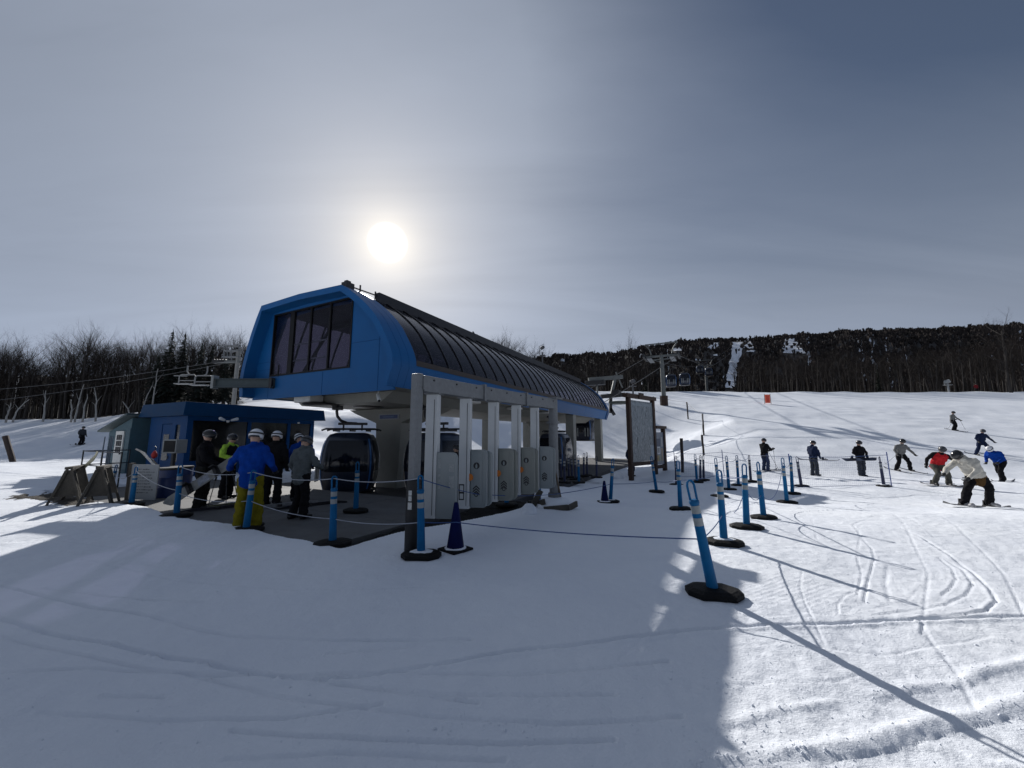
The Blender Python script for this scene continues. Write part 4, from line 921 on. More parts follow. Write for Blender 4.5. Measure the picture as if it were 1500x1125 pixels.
pn = MB().bb((.12, -.04, zb + .02), (wb - .12, .02, zt - .12)).build('map_panel', board_material('trail_map', 3.0, ((.13, .165, .19), (.31, .345, .365), (.035, .055, .075)), 4.2), map_)
MB().bb((wb - .52, -.046, zb + .1), (wb - .15, -.0405, zb + .85)).build('map_legend', mat('legend_pale', (.24, .30, .36), .4, var=.3, scale=25), pn)
MB().bb((.2, -.046, zt - .38), (wb - .3, -.0405, zt - .22)).build('map_title', mat('legend_pale2', (.20, .24, .27), .4, var=.4, scale=14), pn)
q4 = Vector((wb + .15, 0, 0)); w2 = max(.9, (q3 - q2).length * 1.0)
nb = Vector((math.cos(rzb), math.sin(rzb), 0)) * (wb + .16) + q1
note = empty('notice_board', nb, rzb, 'smaller notice board with posters attached right of the trail map', 'notice board'); z2 = bz(628, Yb * 1.12); w2 = 1.05
MB().bb((w2 - .1, -.1, -.3), (w2 + .12, .1, z2)).build('post', M_WOODB, note, bevel=.02); MB().bb((-.02, -.13, z2), (w2 + .25, .13, z2 + .16)).build('top_rail', M_WOODB, note, bevel=.02); MB().bb((.0, -.08, zl - .12), (w2 - .1, .08, zl + .06)).build('bottom_rail', M_WOODB, note, bevel=.02)
pn = MB().bb((.0, -.04, zl + .1), (w2 - .11, .02, z2 - .2)).build('panel', mat('notice_back', (.14, .17, .22), .4, var=.2), note)
for (a, b, c, d, col) in ((.03, .50, .55, .80, (.05, .07, .12)), (.08, .45, .32, .55, (.55, .56, .58)), (.05, .25, .10, .28, (.30, .22, .10)), (.28, .5, .10, .28, (.25, .28, .20)), (.60, .80, .10, .5, (.30, .25, .18)), (.60, .8, .55, .85, (.33, .35, .36))):
    H_ = z2 - .3 - zl; MB().bb((a, -.05, zl + .1 + c * H_), (b, -.041, zl + .1 + d * H_)).build('poster', mat('poster_%.2f%.2f' % (a, c), col, .5, var=.3, scale=30), pn)
H_ = z2 - .3 - zl; bars = MB()
for a in (.13, .20, .27, .34): bars.bb((a, -.053, zl + .1 + .36 * H_), (a + .03, -.0505, zl + .1 + .51 * H_))
bars.build('poster_print', M_INK, pn)

# timber slope posts with their droopy line, orange banner, snow guns
M_DKW = mat('dark_stake', (.035, .024, .020), .8, var=.3)
ST = []
for i, (x0, y0, x1, y1, w, lb) in enumerate(((959, 602, 957, 581, .14, 'dark stake nearest the lift tower on the slope'), (1008, 614, 1006, 589, .16, 'dark stake high on the slope below the far cabins'), (1031, 638, 1029, 606, .14, 'upper one of two dark stakes in line on the slope'), (1031, 667, 1028, 637, .14, 'lower one of two dark stakes in line on the slope'), (1000, 692, 998, 642, .17, 'thick timber stake right of the notice board'), (19, 677, 8, 639, .30, 'lone leaning timber stake at the far left edge of the snow'))):
    p = G(x0, y0); q = at(x1, y1, p.y); s_ = MB(); d = q - p; n = 5
    s_.tube([(0, 0, -.3)] + [d * (k / n) + Vector((random.uniform(-.01, .01), 0, 0)) for k in range(n + 1)], [w / 2 * 1.05] + [w / 2 * random.uniform(.93, 1.03) for k in range(n + 1)], 8)
    o = s_.build('timber_stake', M_DKW); o.location = p; tag(o, lb, 'stake', 'timber stakes on the slope'); ST.append((p, q))
cable([ST[0][1], ST[1][1], ST[2][1], ST[3][1]], .012, 'thin line strung between the dark stakes on the slope', 'rope', .02, M_ROPE, cat='rope')
p = G(1125, 592); ban = empty('orange_banner', p, math.radians(-8), 'bright orange slow zone banner between two poles high on the slope', 'banner')
hh = 14 / F * p.y; ww = 7 / F * p.y
MB().bb((-ww / 2, -.01, hh * .12), (ww / 2, .01, hh)).build('banner_cloth', mat('banner_orange', (.85, .14, .06), .6, var=.2, scale=9), ban)
MB().bb((-ww * .26, -.016, hh * .25), (ww * .30, -.0105, hh * .9)).build('banner_print', mat('banner_dark', (.66, .07, .04), .6, var=.6, scale=22), ban)
for s in (-1, 1): MB().tube([(s * ww * .62, 0, -.1), (s * ww * .56, 0, hh * 1.08)], .03, 6).build('banner_pole', M_DKW, ban)
def snow_gun(px, py, pt, Y, label):
    z0 = at(px, py, Y); h = at(px, pt, Y).z - z0.z; t = empty('snow_gun', (z0.x, z0.y, z0.z), random.uniform(-.4, .4), label, 'snow gun', 'snow guns')
    m = mat('gun_grey', (.10, .10, .105), .5, metal=.3) if px < 1300 else mat('gun_pale', (.3, .31, .31), .5)
    MB().tube([(0, 0, -1), (0, 0, h * .8)], .14, 8).build('pole', m, t, smooth=True)
    MB().lathe([(.2, -.4), (.3, -.35), (.33, .25), (.28, .4)], (0, 0, 0), 16).build('fan_barrel', m, t, smooth=True); b = t.children[-1] if t.children else None
    for o in t.children:
        if o.name.startswith('fan_barrel'): o.location = (0, 0, h * .92); o.rotation_euler = (math.radians(70), 0, .8)
    MB().bb((-.6, -.3, h * .70), (.6, .3, h * .72)).build('work_step', m, t); MB().tube([(-.55, 0, h * .72), (-.55, 0, h * .95), (.3, 0, h * 1.02)], .05, 6).build('guard_rail', m, t)
snow_gun(1391, 581, 557, 71, 'pale snow gun on a pole before the wood at right'); snow_gun(928, 590, 556, 66, 'snow gun on a thin mast right of the chairlift gear'); snow_gun(795, 560, 505, 74, 'snow gun head rising above the station roof before the trees')

# ------------------------------------------------------------------ clutter left of the platform
M_PLY = mat('weathered_board', (.07, .062, .05), .8, var=.3, scale=6, bump=.4, dirt=.4)
def sawhorse(px, py, w, h, rz, label):
    p = G(px, py); t = empty('sawhorse', p, rz, label, 'sawhorse', 'wooden sawhorses'); L_ = w
    MB().box((0, 0, h), (L_, .14, .06)).build('top_rail', M_PLY, t)
    for x in (-L_ / 2 + .1, L_ / 2 - .1):
        for s in (-1, 1): MB().beam((x, s * .04, h), (x + (.08 if x > 0 else -.08), s * .30, -.05), .09, .045).build('leg', M_PLY, t)
        MB().prism([(-.26, .2), (.26, .2), (.09, h - .05), (-.09, h - .05)], (x - .012, x + .012), 0).build('gusset', M_PLY, t)
sawhorse(103, 737, .8, .88, math.radians(122), 'left weathered wooden sawhorse standing on the dirt patch'); sawhorse(145, 737, .8, .88, math.radians(126), 'right weathered wooden sawhorse standing on the dirt patch')
MB_b = MB(); p = G(118, 728)
def ski(a, b, w, label, col, cat='ski', group='loose skis'):
    a = Vector(a); b = Vector(b); d = (b - a); L_ = d.length; d.normalize(); x = d.cross(Vector((0, 1, .2))).normalized(); n = d.cross(x); P = []
    rows = []
    for k in range(13):
        t = k / 12; wd = w * (1.0 if .1 < t < .9 else .55) * (1 - .25 * math.sin(math.pi * t)); lift = .10 * max(0, t - .88) / .12 + .03 * max(0, .06 - t) / .06
        c = d * (t * L_) + n * lift; rows.append((c - x * wd / 2, c + x * wd / 2))
    mb = MB(); V = []
    for l, r in rows: V += [l, r, r - n * .018, l - n * .018]
    fs = [(0, 1, 2, 3), tuple(48 + i for i in (3, 2, 1, 0))]
    for k in range(12): fs += [(k * 4 + i, k * 4 + (i + 1) % 4, (k + 1) * 4 + (i + 1) % 4, (k + 1) * 4 + i) for i in range(4)]
    o = mb.add(V, fs).build(cat.replace(' ', '_'), mat('ski_' + '%d%d%d' % tuple(int(c * 99) for c in col), col, .35, var=.35, scale=12, coat=.2)); o.location = a; tag(o, label, cat, group)
    bd = MB().box(d * (L_ * .47) + n * .03, (.07, .07, .06)).build('binding', M_STEEL, o); return o
ski(flat(70, 734), at(148, 661, 10.2), .09, 'long pale ski leaning on the left sawhorse', (.42, .40, .26))
ski(at(246, 705, 11.3), at(204, 657, 11.3), .09, 'white tipped ski leaning right of the white notice', (.55, .54, .52)); ski(at(257, 712, 11.4), at(217, 668, 11.4), .09, 'black ski leaning right of the white notice', (.03, .03, .035))
pw = flat(207, 733); wbd = empty('white_notice', pw, math.radians(-8), 'white board with rows of black handwriting at the platform edge', 'sign')
MB().bb((-.40, -.012, .02), (.42, .012, .92)).build('board', mat('board_white', (.30, .32, .335), .5, var=.06, dirt=.08), wbd); MB().bb((-.53, .0, -.05), (-.41, .09, .95)).build('timber_back', M_PLY, wbd)
hand = MB(); hr = random.Random(4)
for r_ in range(9):
    x = -.26 + hr.uniform(0, .05); z = .80 - r_ * .075
    while x < hr.uniform(.12, .34):
        l = hr.uniform(.02, .07); hand.bb((x, -.016, z - .006 - hr.uniform(0, .012)), (x + l, -.0125, z + hr.uniform(.004, .014))); x += l + hr.uniform(.01, .03)
hand.build('handwriting', mat('marker_ink', (.10, .105, .12), .6), wbd)
def barrel(px, py, r, h, label):
    p = flat(px, py, 0.0); t = empty('barrel', p, 0, label, 'barrel', 'blue barrels'); m = mat('barrel_blue', (.012, .03, .12), .4, var=.15)
    MB().lathe([(0, 0), (r * .95, 0), (r, .05), (r, h * .33), (r * 1.03, h * .35), (r, h * .37), (r, h * .66), (r * 1.03, h * .68), (r, h * .70), (r, h - .04), (r * .94, h), (0, h - .01)], (0, 0, 0), 20).build('drum', m, t, smooth=30); MB().lathe([(r * 1.02, h - .06), (r * 1.05, h - .03), (r * 1.02, h)], (0, 0, 0), 20).build('rim', M_STEEL, t, smooth=True)
barrel(243, 728, .29, .80, 'blue drum behind the white notice and the leaning skis'); barrel(262, 722, .28, .78, 'blue drum standing behind the first platform queue post')
# steel handrail round the hut corner and the grey box on it
hr_ = empty('handrail', S(-2.4, 9.3, 0), STA_RZ, 'thin steel handrail in front of the teal shed', 'railing')
for x, y in ((0, 0), (0, 1.6), (0, 3.4), (1.3, 3.4)): MB().tube([(x, y, -.3), (x, y, 1.15)], .022, 8).build('rail_post', M_STEEL, hr_)
for z in (1.12, .62): MB().tube([(0, 0, z), (0, 3.4, z), (1.3, 3.4, z)], .02, 8).build('rail_bar', M_STEEL, hr_)
kb = empty('control_cabinet', S(-.9, 9.55, 0), STA_RZ + .3, 'small grey control cabinet on a stand in front of the blue hut', 'cabinet')
MB().bb((-.2, -.32, 1.05), (.2, .32, 1.55)).build('case', M_GREY, kb, bevel=.02); MB().bb((-.215, -.26, 1.1), (-.201, .22, 1.5)).build('dark_panel', M_FRAME, kb); MB().bb((-.05, -.05, 0), (.05, .05, 1.05)).build('stand', M_STEEL, kb)
for k, (u, v) in enumerate(((-2.0, 11.6), (-1.95, 11.9), (-1.9, 12.2), (-1.95, 12.5))):
    o = MB().tube([(0, 0, 0), (0, .0, .9), (0, .02, 1.7)], [.018, .02, .016], 8).build('rack_pole', mat('pole_greyblue', (.10, .13, .16), .5), None, smooth=True); o.location = S(u, v, -.05); tag(o, 'upright grey pole of the bundle standing before the teal shed', 'pole', 'poles before the shed')
p = at(226, 667, 12.6); rg = empty('red_bag', p, .3, 'small red cloth bag hanging on the rail by the leaning skis', 'bag'); MB().lathe([(.02, -.10), (.07, -.05), (.085, .02), (.05, .10), (.02, .15)], (0, 0, 0), 12).build('bag_body', mat('red_cloth', (.42, .03, .03), .7), rg, smooth=True); MB().tube([(0, 0, .17), (.03, 0, .26), (-.02, 0, .3)], .01, 6).build('strap', M_STEEL, rg)
for (px, py, s, lb) in ((905, 701, .28, 'round lump of snow beside the map post'), (775, 752, .16, 'small lump of snow left of the right gantry foot')):
    p = G(px, py); mb = MB(); n = 10
    mb.lathe([(s * 1.0, -.05), (s * 1.1, s * .3), (s * .95, s * .8), (s * .5, s * 1.25), (0, s * 1.35)], (0, 0, 0), 14); o = mb.build('snow_lump', SNOW, smooth=80); o.location = p; tag(o, lb, 'snow')
# broken timber collar round the right gantry foot
tf = gp + Vector((math.sin(GA), math.cos(GA), 0)) * GLn; tc_ = empty('timber_collar', (tf.x, tf.y, 0), 0, 'broken timber boards round the foot of the right gantry column', 'timber')
for (a, b) in (((-.55, -.25, -.02), (-.35, -.2, .35)), ((-.30, -.50, -.05), (.25, -.62, .02)), ((.25, -.62, .0), (.5, -.35, .06)), ((-.45, -.1, 0), (-.28, -.42, .12))): MB().beam(a, b, .05, .13).build('board', M_PLY, tc_)
mb = MB(); mb.lathe([(.55, -.25), (.5, .02), (.38, .10), (.2, .16), (.13, .17)], (0, 0, 0), 18); mb.build('snow_mound', SNOW, tc_, smooth=80)
# ------------------------------------------------------------------ people
M_SKIN = mat('skin', (.42, .26, .19), .55, var=.06); M_BOOT = mat('boot_black', (.012, .012, .014), .5, var=.3); M_BOOTG = mat('boot_grey', (.30, .30, .31), .5, var=.2)
M_GLOVE = mat('glove_black', (.010, .010, .012), .6, var=.3); M_HB = mat('helmet_black', (.010, .010, .012), .25, coat=.3); M_HW = mat('helmet_white', (.62, .63, .66), .3, coat=.3, dirt=.1); M_GOG = mat('goggle_lens', (.02, .02, .03), .08, coat=.6)
def cloth(name, c, v=.22): return mat('cloth_' + name, c, .9, var=v, scale=9, bump=.55, bscale=16, spec=.08)
STAND = dict(pel=(0, 0, .94), che=(0, .01, 1.34), nec=(0, .01, 1.50), hea=(0, .04, 1.64),
    shL=(-.20, 0, 1.41), elL=(-.29, -.02, 1.14), haL=(-.26, .10, .92), shR=(.20, 0, 1.41), elR=(.29, -.02, 1.14), haR=(.26, .10, .92),
    hiL=(-.10, 0, .90), knL=(-.12, .03, .50), anL=(-.13, -.01, .10), hiR=(.10, 0, .90), knR=(.12, .03, .50), anR=(.13, -.01, .10), foot=(0, 1, 0))
def glove_mesh():
    mb = MB(); mb.cap((0, 0, 0), (0, 0, -.06), .042, .045, 8)
    for i, (x, l) in enumerate(((-.036, .060), (-.012, .072), (.012, .068), (.035, .055))):
        mb.cap((x, .004, -.085), (x * 1.1, .022, -.085 - l * .55), .0135, .0125, 6); mb.cap((x * 1.1, .022, -.085 - l * .55), (x * 1.05, .055, -.085 - l * .8), .0125, .011, 6)
    mb.cap((-.035, .012, -.02), (-.066, .035, -.055), .016, .014, 6); mb.cap((-.066, .035, -.055), (-.062, .055, -.08), .014, .012, 6)
    return mb.mesh('glove', M_GLOVE, smooth=True)
GLOVE = glove_mesh()
def helmet_mesh(m):
    mb = MB(); n = 20; rows = []
    for i in range(9):
        ph = math.radians(90 - i * 14.5); row = []
        for j in range(n + 1):
            a = math.tau * j / n; z = math.sin(ph) * .128; rr = math.cos(ph)
            if i == 8: z = -.055 if math.sin(a) < .35 else -.012; rr = .93
            if i == 7 and math.sin(a) >= .35: z = .0; rr = 1.0
            row.append((rr * .118 * math.cos(a), rr * .138 * math.sin(a), z))
        rows.append(row)
    mb.grid(rows)
    me = mb.mesh('helmet', m, smooth=True); return me
HM = {'b': helmet_mesh(M_HB), 'w': helmet_mesh(M_HW), 'g': helmet_mesh(mat('helmet_grey', (.06, .062, .07), .35)), 'd': helmet_mesh(mat('helmet_dark', (.02, .02, .03), .35))}
def goggle_mesh():
    rows = []
    for z, o in ((-.035, -.004), (-.03, .008), (.02, .010), (.028, -.004)): rows.append([((.100 + o) * math.cos(a), (.118 + o) * math.sin(a), z) for a in [math.radians(25 + q * 13) for q in range(11)]])
    return MB().grid(rows).mesh('goggles', M_GOG, smooth=True)
GOG = goggle_mesh()
STRAP = MB().lathe([(.1225, -.012), (.1225, .016)], (0, 0, 0), 20).mesh('strap', M_GLOVE, smooth=True)
def person(loc, face, label, jacket, pants, pose=None, helmet='b', boots=None, height=1.72, vox=.022, hood=False, panel=None, lean=0.0, goggles=True, arms2=None, bulk=1.0, hem=.12, pole_hands=False, cuffs=None):
    """one continuous body mesh grown from joints, voxel-fused; helmet, goggles and gloves are its children"""
    J = {k: Vector(v) for k, v in STAND.items()}
    for k, v in (pose or {}).items(): J[k] = Vector(v)
    boots = boots or M_BOOT; mats = [jacket, pants, boots, M_SKIN, panel or jacket, arms2 or jacket, cuffs or pants]
    B = []                                              # a, b, ra, rb, material
    def bone(a, b, ra, rb, m, t=1.0): B.append((Vector(a), Vector(b), ra, rb, m))
    sx = (J['shR'] - J['shL']).normalized(); up = (J['che'] - J['pel']).normalized(); fw = up.cross(sx) * -1
    low = J['pel'] - (up * .4 + Vector((0, 0, .6))) * hem
    for s in (-.075, .075):
        o = sx * s; bone(low + o, J['pel'] + o, .120 * bulk, .122 * bulk, 4); bone(J['pel'] + o, J['che'] + o * 1.15, .120 * bulk, .128 * bulk, 0)
    bone(J['pel'] + up * .1, J['che'], .12 * bulk, .13 * bulk, 0)
    bone(J['shL'].lerp(J['shR'], .12), J['shL'].lerp(J['shR'], .88), .085, .085, 5 if arms2 else 0)
    bone(J['che'] + up * .06, J['nec'], .105, .075, 5 if arms2 else 0)
    if hood: bone(J['nec'] - fw * .085 - sx * .05 - up * .02, J['nec'] - fw * .085 + sx * .05 - up * .02, .075, .075, 5 if arms2 else 0)
    bone(J['nec'], J['hea'] - up * .05, .058, .06, 3)
    hd_up = (J['hea'] - J['nec']).normalized(); hf = Vector(J['face']).normalized() if 'face' in J else fw
    hf = (hf - hd_up * hf.dot(hd_up)).normalized()
    bone(J['hea'] - hd_up * .045 + hf * .015, J['hea'] + hd_up * .03, .078, .098, 3); bone(J['hea'] + hf * .085 - hd_up * .02, J['hea'] + hf * .107 - hd_up * .035, .014, .018, 3)
    for s in 'LR':
        bone(J['sh' + s], J['el' + s], .078, .066, 5); bone(J['el' + s], J['ha' + s], .064, .050, 5)
        bone(J['hi' + s], J['kn' + s], .112 * bulk, .088, 1); bone(J['kn' + s], J['kn' + s].lerp(J['an' + s], .55), .088, .086, 1); bone(J['kn' + s].lerp(J['an' + s], .55), J['an' + s], .086, .090, 6)
        fd = J.get('foot' + s, J['foot']).normalized(); a = J['an' + s]
        bone(a + Vector((0, 0, -.02)), a + fd * .03 + Vector((0, 0, -.045)), .072, .06, 2); bone(a - fd * .06 + Vector((0, 0, -.048)), a + fd * .19 + Vector((0, 0, -.055)), .048, .045, 2)
    mb = MB()
    for a, b, ra, rb, m in B: mb.cap(a, b, ra, rb, 12)
    tmp = obj('tmp', mb.mesh('tmp', M_SKIN)); md = tmp.modifiers.new('r', 'REMESH'); md.mode = 'VOXEL'; md.voxel_size = vox; md.use_smooth_shade = True
    sm = tmp.modifiers.new('s', 'SMOOTH'); sm.iterations = 3; sm.factor = .5
    dg = bpy.context.evaluated_depsgraph_get(); ev = tmp.evaluated_get(dg); me = bpy.data.meshes.new_from_object(ev); old = tmp.data
    bpy.data.objects.remove(tmp); bpy.data.meshes.remove(old)
    me.name = 'person_body'; me.materials.clear()
    for m in mats: me.materials.append(m)
    nv = len(me.vertices); co = np.empty(nv * 3); me.vertices.foreach_get('co', co); co = co.reshape(-1, 3)
    # folds of the clothing
    cen = np.empty(len(me.polygons) * 3); me.polygons.foreach_get('center', cen); cen = cen.reshape(-1, 3); best = np.full(len(cen), 1e9); mi = np.zeros(len(cen), int)
    for a, b, ra, rb, m in B:
        a_ = np.array(a); d = np.array(b) - a_; L2 = d @ d + 1e-9; t = np.clip(((cen - a_) @ d) / L2, 0, 1); dist = np.linalg.norm(cen - (a_ + t[:, None] * d), axis=1) - (ra + (rb - ra) * t)
        w = dist < best; best[w] = dist[w]; mi[w] = m
    me.polygons.foreach_set('material_index', mi.astype(np.int32))
    fold = (vnoise(co[:, 0] * 9 + co[:, 2] * 5, co[:, 2] * 13 + co[:, 1] * 6, 3) * .034 + vnoise(co[:, 0] * 22, co[:, 2] * 26 + co[:, 1] * 20, 4) * .016)
    nr = np.empty(nv * 3); me.vertices.foreach_get('normal', nr); nr = nr.reshape(-1, 3); hz_ = float(J['nec'].z)
    skinmask = (np.linalg.norm(co - np.array(J['hea']), axis=1) < .16); co = co + nr * (fold * (~skinmask))[:, None]; me.vertices.foreach_set('co', co.ravel()); me.polygons.foreach_set('use_smooth', np.ones(len(me.polygons), bool)); me.update()
    k = height / 1.77
    o = obj('person', me); o.location = loc; o.rotation_euler = (0, 0, -math.radians(face)); o.scale = (k, k, k); tag(o, label, 'person')
    R = Matrix((sx_ := hd_up.cross(hf) * -1, hf, hd_up)).transposed()
    if helmet:
        h_ = obj('helmet', HM[helmet], o); h_.matrix_local = Matrix.Translation(J['hea'] + hd_up * .02) @ R.to_4x4()
        if goggles:
            g_ = obj('goggles', GOG, o); g_.matrix_local = Matrix.Translation(J['hea'] + hd_up * .012) @ R.to_4x4()
            obj('goggle_strap', STRAP, h_).matrix_local = Matrix.Translation((0, 0, .03)) @ Matrix.Diagonal((.985, 1.13, 1, 1))
    for s in 'LR':
        d = (J['ha' + s] - J['el' + s]).normalized(); q = Vector((0, 0, -1)).rotation_difference(d); g_ = obj('glove', GLOVE, o); g_.matrix_local = Matrix.Translation(J['ha' + s] + d * .03) @ q.to_matrix().to_4x4() @ (Matrix.Diagonal((-1 if s == 'L' else 1, 1, 1, 1)))
    return o
def wpt(o, p): return o.matrix_basis @ Vector(p)
def skipoles(o, hands, tips, label, group='ski poles'):
    for h, t, n in zip(hands, tips, ('left', 'right')):
        a = wpt(o, h); b = Vector(t) if len(t) == 3 and t[2] is not None else Vector((t[0], t[1], gz(t[0], t[1]))); d = (b - a)
        r = empty('ski_pole', b, 0, '%s, %s hand' % (label, n), 'ski pole', group)
        MB().tube([(0, 0, 0), tuple(-d)], .008, 6).build('shaft', mat('pole_grey', (.12, .12, .13), .4, metal=.5), r); MB().tube([tuple(-d), tuple(-d * 1.09)], .017, 8).build('grip', M_GLOVE, r); MB().lathe([(.01, .05), (.045, .055), (.01, .07)], (0, 0, 0), 10).build('basket', M_GLOVE, r)
def board_thing(c, axis, nrm, L_, w, label, col, name='snowboard', group=None, art=None, cat='snowboard'):
    """snowboard with turned-up ends, bindings as parts"""
    axis = Vector(axis).normalized(); nrm = Vector(nrm); nrm = (nrm - axis * nrm.dot(axis)).normalized(); side = axis.cross(nrm); top, bot = [], []
    n = 20; mb = MB()
    for k in range(n + 1):
        t = k / n * 2 - 1; e = max(0, abs(t) - .80) / .20; wd = w * (math.sqrt(max(0.02, 1 - e * e)) if e > 0 else (.86 + .14 * t * t)); c_ = axis * (t * L_ / 2) + nrm * (e * e * .07)
        top.append((c_ - side * wd / 2, c_ + side * wd / 2)); 
    V = []
    for l, r in top: V += [l + nrm * .006, r + nrm * .006, r - nrm * .006, l - nrm * .006]
    fs = [(0, 1, 2, 3), tuple(n * 4 + i for i in (3, 2, 1, 0))] + [(k * 4 + i, k * 4 + (i + 1) % 4, (k + 1) * 4 + (i + 1) % 4, (k + 1) * 4 + i) for k in range(n) for i in range(4)]
    o = mb.add(V, fs).build(name, mat('deck_' + label[:18], col, .35, var=.35, scale=4, coat=.3)); o.location = c; tag(o, label, cat, group)
    if name == 'snowboard':
        for s in (-1, 1):
            b = MB(); M_ = Matrix((axis, side, nrm)).transposed(); b.box(axis * (s * .30) + nrm * .02, (.12, .22, .025), M=M_); b.box(axis * (s * .30) + nrm * .09 - side * .09, (.10, .03, .14), M=M_); b.box(axis * (s * .30) + nrm * .07, (.05, .16, .02), M=M_); b.build('binding', M_GLOVE, o)
        if art:
            a = MB(); a.add([axis * x + side * y + nrm * .0075 for x, y in ((-.12, -.08), (.12, -.08), (.12, .08), (-.12, .08))], [(0, 1, 2, 3)]); a.build('deck_print', mat('deck_print', art, .4, var=.5, scale=14), o)
    return o
def ski_pair(o, feet, label, L_=1.65, col=(.05, .05, .06), fd=(0, 1, 0), group='skis worn by skiers'):
    f = (o.matrix_basis.to_3x3() @ Vector(fd)).normalized()
    for p, sd in zip(feet, ('left', 'right')):
        c = wpt(o, p); g1 = gz(*(c + f * .7).xy); g0 = gz(*(c - f * .7).xy); ax = Vector((f.x, f.y, (g1 - g0) / 1.4)); board_thing(Vector((c.x, c.y, max(c.z - .055, gz(c.x, c.y) + .012))) , ax, (0, 0, 1), L_, .085, '%s, %s foot' % (label, sd), col, 'ski', group, cat='ski')
C_NAVY = cloth('navy', (.016, .025, .06)); C_BLK = cloth('black', (.011, .011, .013)); C_BLUE = cloth('royal', (.004, .042, .26)); C_YEL = cloth('olive', (.17, .145, .012)); C_GRY = cloth('grey', (.10, .115, .12)); C_GRY2 = cloth('light_grey', (.17, .17, .165))
C_RED = cloth('red', (.46, .022, .028)); C_CREAM = cloth('cream', (.50, .48, .43)); C_BRN = cloth('brown', (.085, .048, .020)); C_CAMO = cloth('camo', (.022, .022, .020), .9); C_OLV = cloth('oldgrey', (.075, .075, .065)); C_LIME = cloth('lime', (.32, .52, .06)); C_DGRY = cloth('dark_grey', (.045, .05, .058)); C_BPANT = cloth('bluepants', (.03, .042, .085)); C_TAN = cloth('tan', (.22, .12, .04), .6)
def P0(px, py): return flat(px, py, .0)
# on the platform
reach = dict(elL=(-.34, .06, 1.16), haL=(-.24, .32, 1.12), elR=(.34, .06, 1.16), haR=(.24, .32, 1.12))
person(P0(361, 776), -6, 'person with white helmet, royal blue jacket and olive yellow trousers on the platform', C_BLUE, C_YEL, dict(elL=(-.38, .04, 1.16), haL=(-.50, .22, 1.06), elR=(.33, .02, 1.13), haR=(.28, .22, 1.02), anL=(-.15, 0, .1), knL=(-.14, .03, .5), anR=(.15, 0, .1), knR=(.14, .03, .5)), 'w', height=1.78, vox=.018, hood=True, bulk=1.06)
person(P0(292, 746), 70, 'person in black jacket and camouflage trousers carrying a snowboard under one arm', C_BLK, C_CAMO, dict(elR=(.30, .10, 1.12), haR=(.22, .32, 1.0), elL=(-.30, .05, 1.12), haL=(-.15, .3, 1.05)), 'b', height=1.80, vox=.018, bulk=1.1, hem=.16)
person(flat(330, 730), 95, 'person in black jacket with neon lime shoulders and chest band', C_BLK, C_BLK, reach | dict(face=(0, 1, -.25)), 'b', height=1.72, vox=.02, arms2=C_LIME, bulk=1.05)
person(P0(396, 741), -4, 'person with white helmet in a long black coat seen from behind', C_BLK, C_BLK, None, 'w', height=1.78, vox=.02, bulk=1.08, hem=.22)
person(flat(437, 733), -12, 'person with white helmet and blue jacket behind the one in grey', C_BLUE, C_BLK, dict(hea=(-.10, .05, 1.62), nec=(-.03, .01, 1.5), elL=(-.36, .1, 1.14), haL=(-.52, .22, 1.08)), 'w', height=1.75, vox=.02, bulk=1.08)
person(P0(437, 760), 20, 'person in a grey green hooded jacket and black trousers seen from behind', C_GRY, C_BLK, dict(elR=(.32, .08, 1.14), haR=(.22, .3, 1.05), knL=(-.12, .10, .5), anL=(-.16, -.03, .1), hea=(0, .06, 1.62)), 'g', height=1.68, vox=.018, hood=True, bulk=1.08)
p = at(298, 703, 8.75); board_thing(p, at(345, 668, 8.9) - at(250, 729, 8.6), (-.2, -1, .25), 1.62, .27, 'grey and beige snowboard held slanting by the person in camouflage trousers', (.17, .17, .16), art=(.20, .22, .26))
for k, (a, b, lb) in enumerate(((flat(304, 744), at(317, 699, 8.9), 'thin ski pole standing beside the lime shouldered person'), (flat(350, 742), at(340, 690, 9.0), 'thin ski pole standing behind the blue jacket'), (flat(331, 744), at(332, 690, 9.1), 'upright thin ski pole in front of the lime shouldered person'))):
    r = empty('ski_pole', a, 0, lb, 'ski pole', 'ski poles'); MB().tube([(0, 0, 0), tuple(b - a)], .009, 6).build('shaft', mat('pole_grey', (.12, .12, .13), .4, metal=.5), r); MB().tube([tuple((b - a) * .9), tuple(b - a)], .018, 8).build('grip', M_GLOVE, r); MB().lathe([(.01, .05), (.045, .055), (.01, .07)], (0, 0, 0), 10).build('basket', M_GLOVE, r)
for k, (x, y, lb, c) in enumerate(((314, 745, 'ski lying on the platform before the lime shouldered person', (.04, .04, .05)), (322, 742, 'second ski lying before the lime shouldered person', (.12, .12, .05)), (405, 741, 'ski lying on the platform beside the black coat', (.30, .30, .31)), (450, 741, 'dark ski lying behind the grey jacket', (.03, .03, .04)))):
    a = flat(x, y, .02); ski(a + Vector((-.5, -.45, 0)), a + Vector((.65, .62, .02)), .10, lb, c)
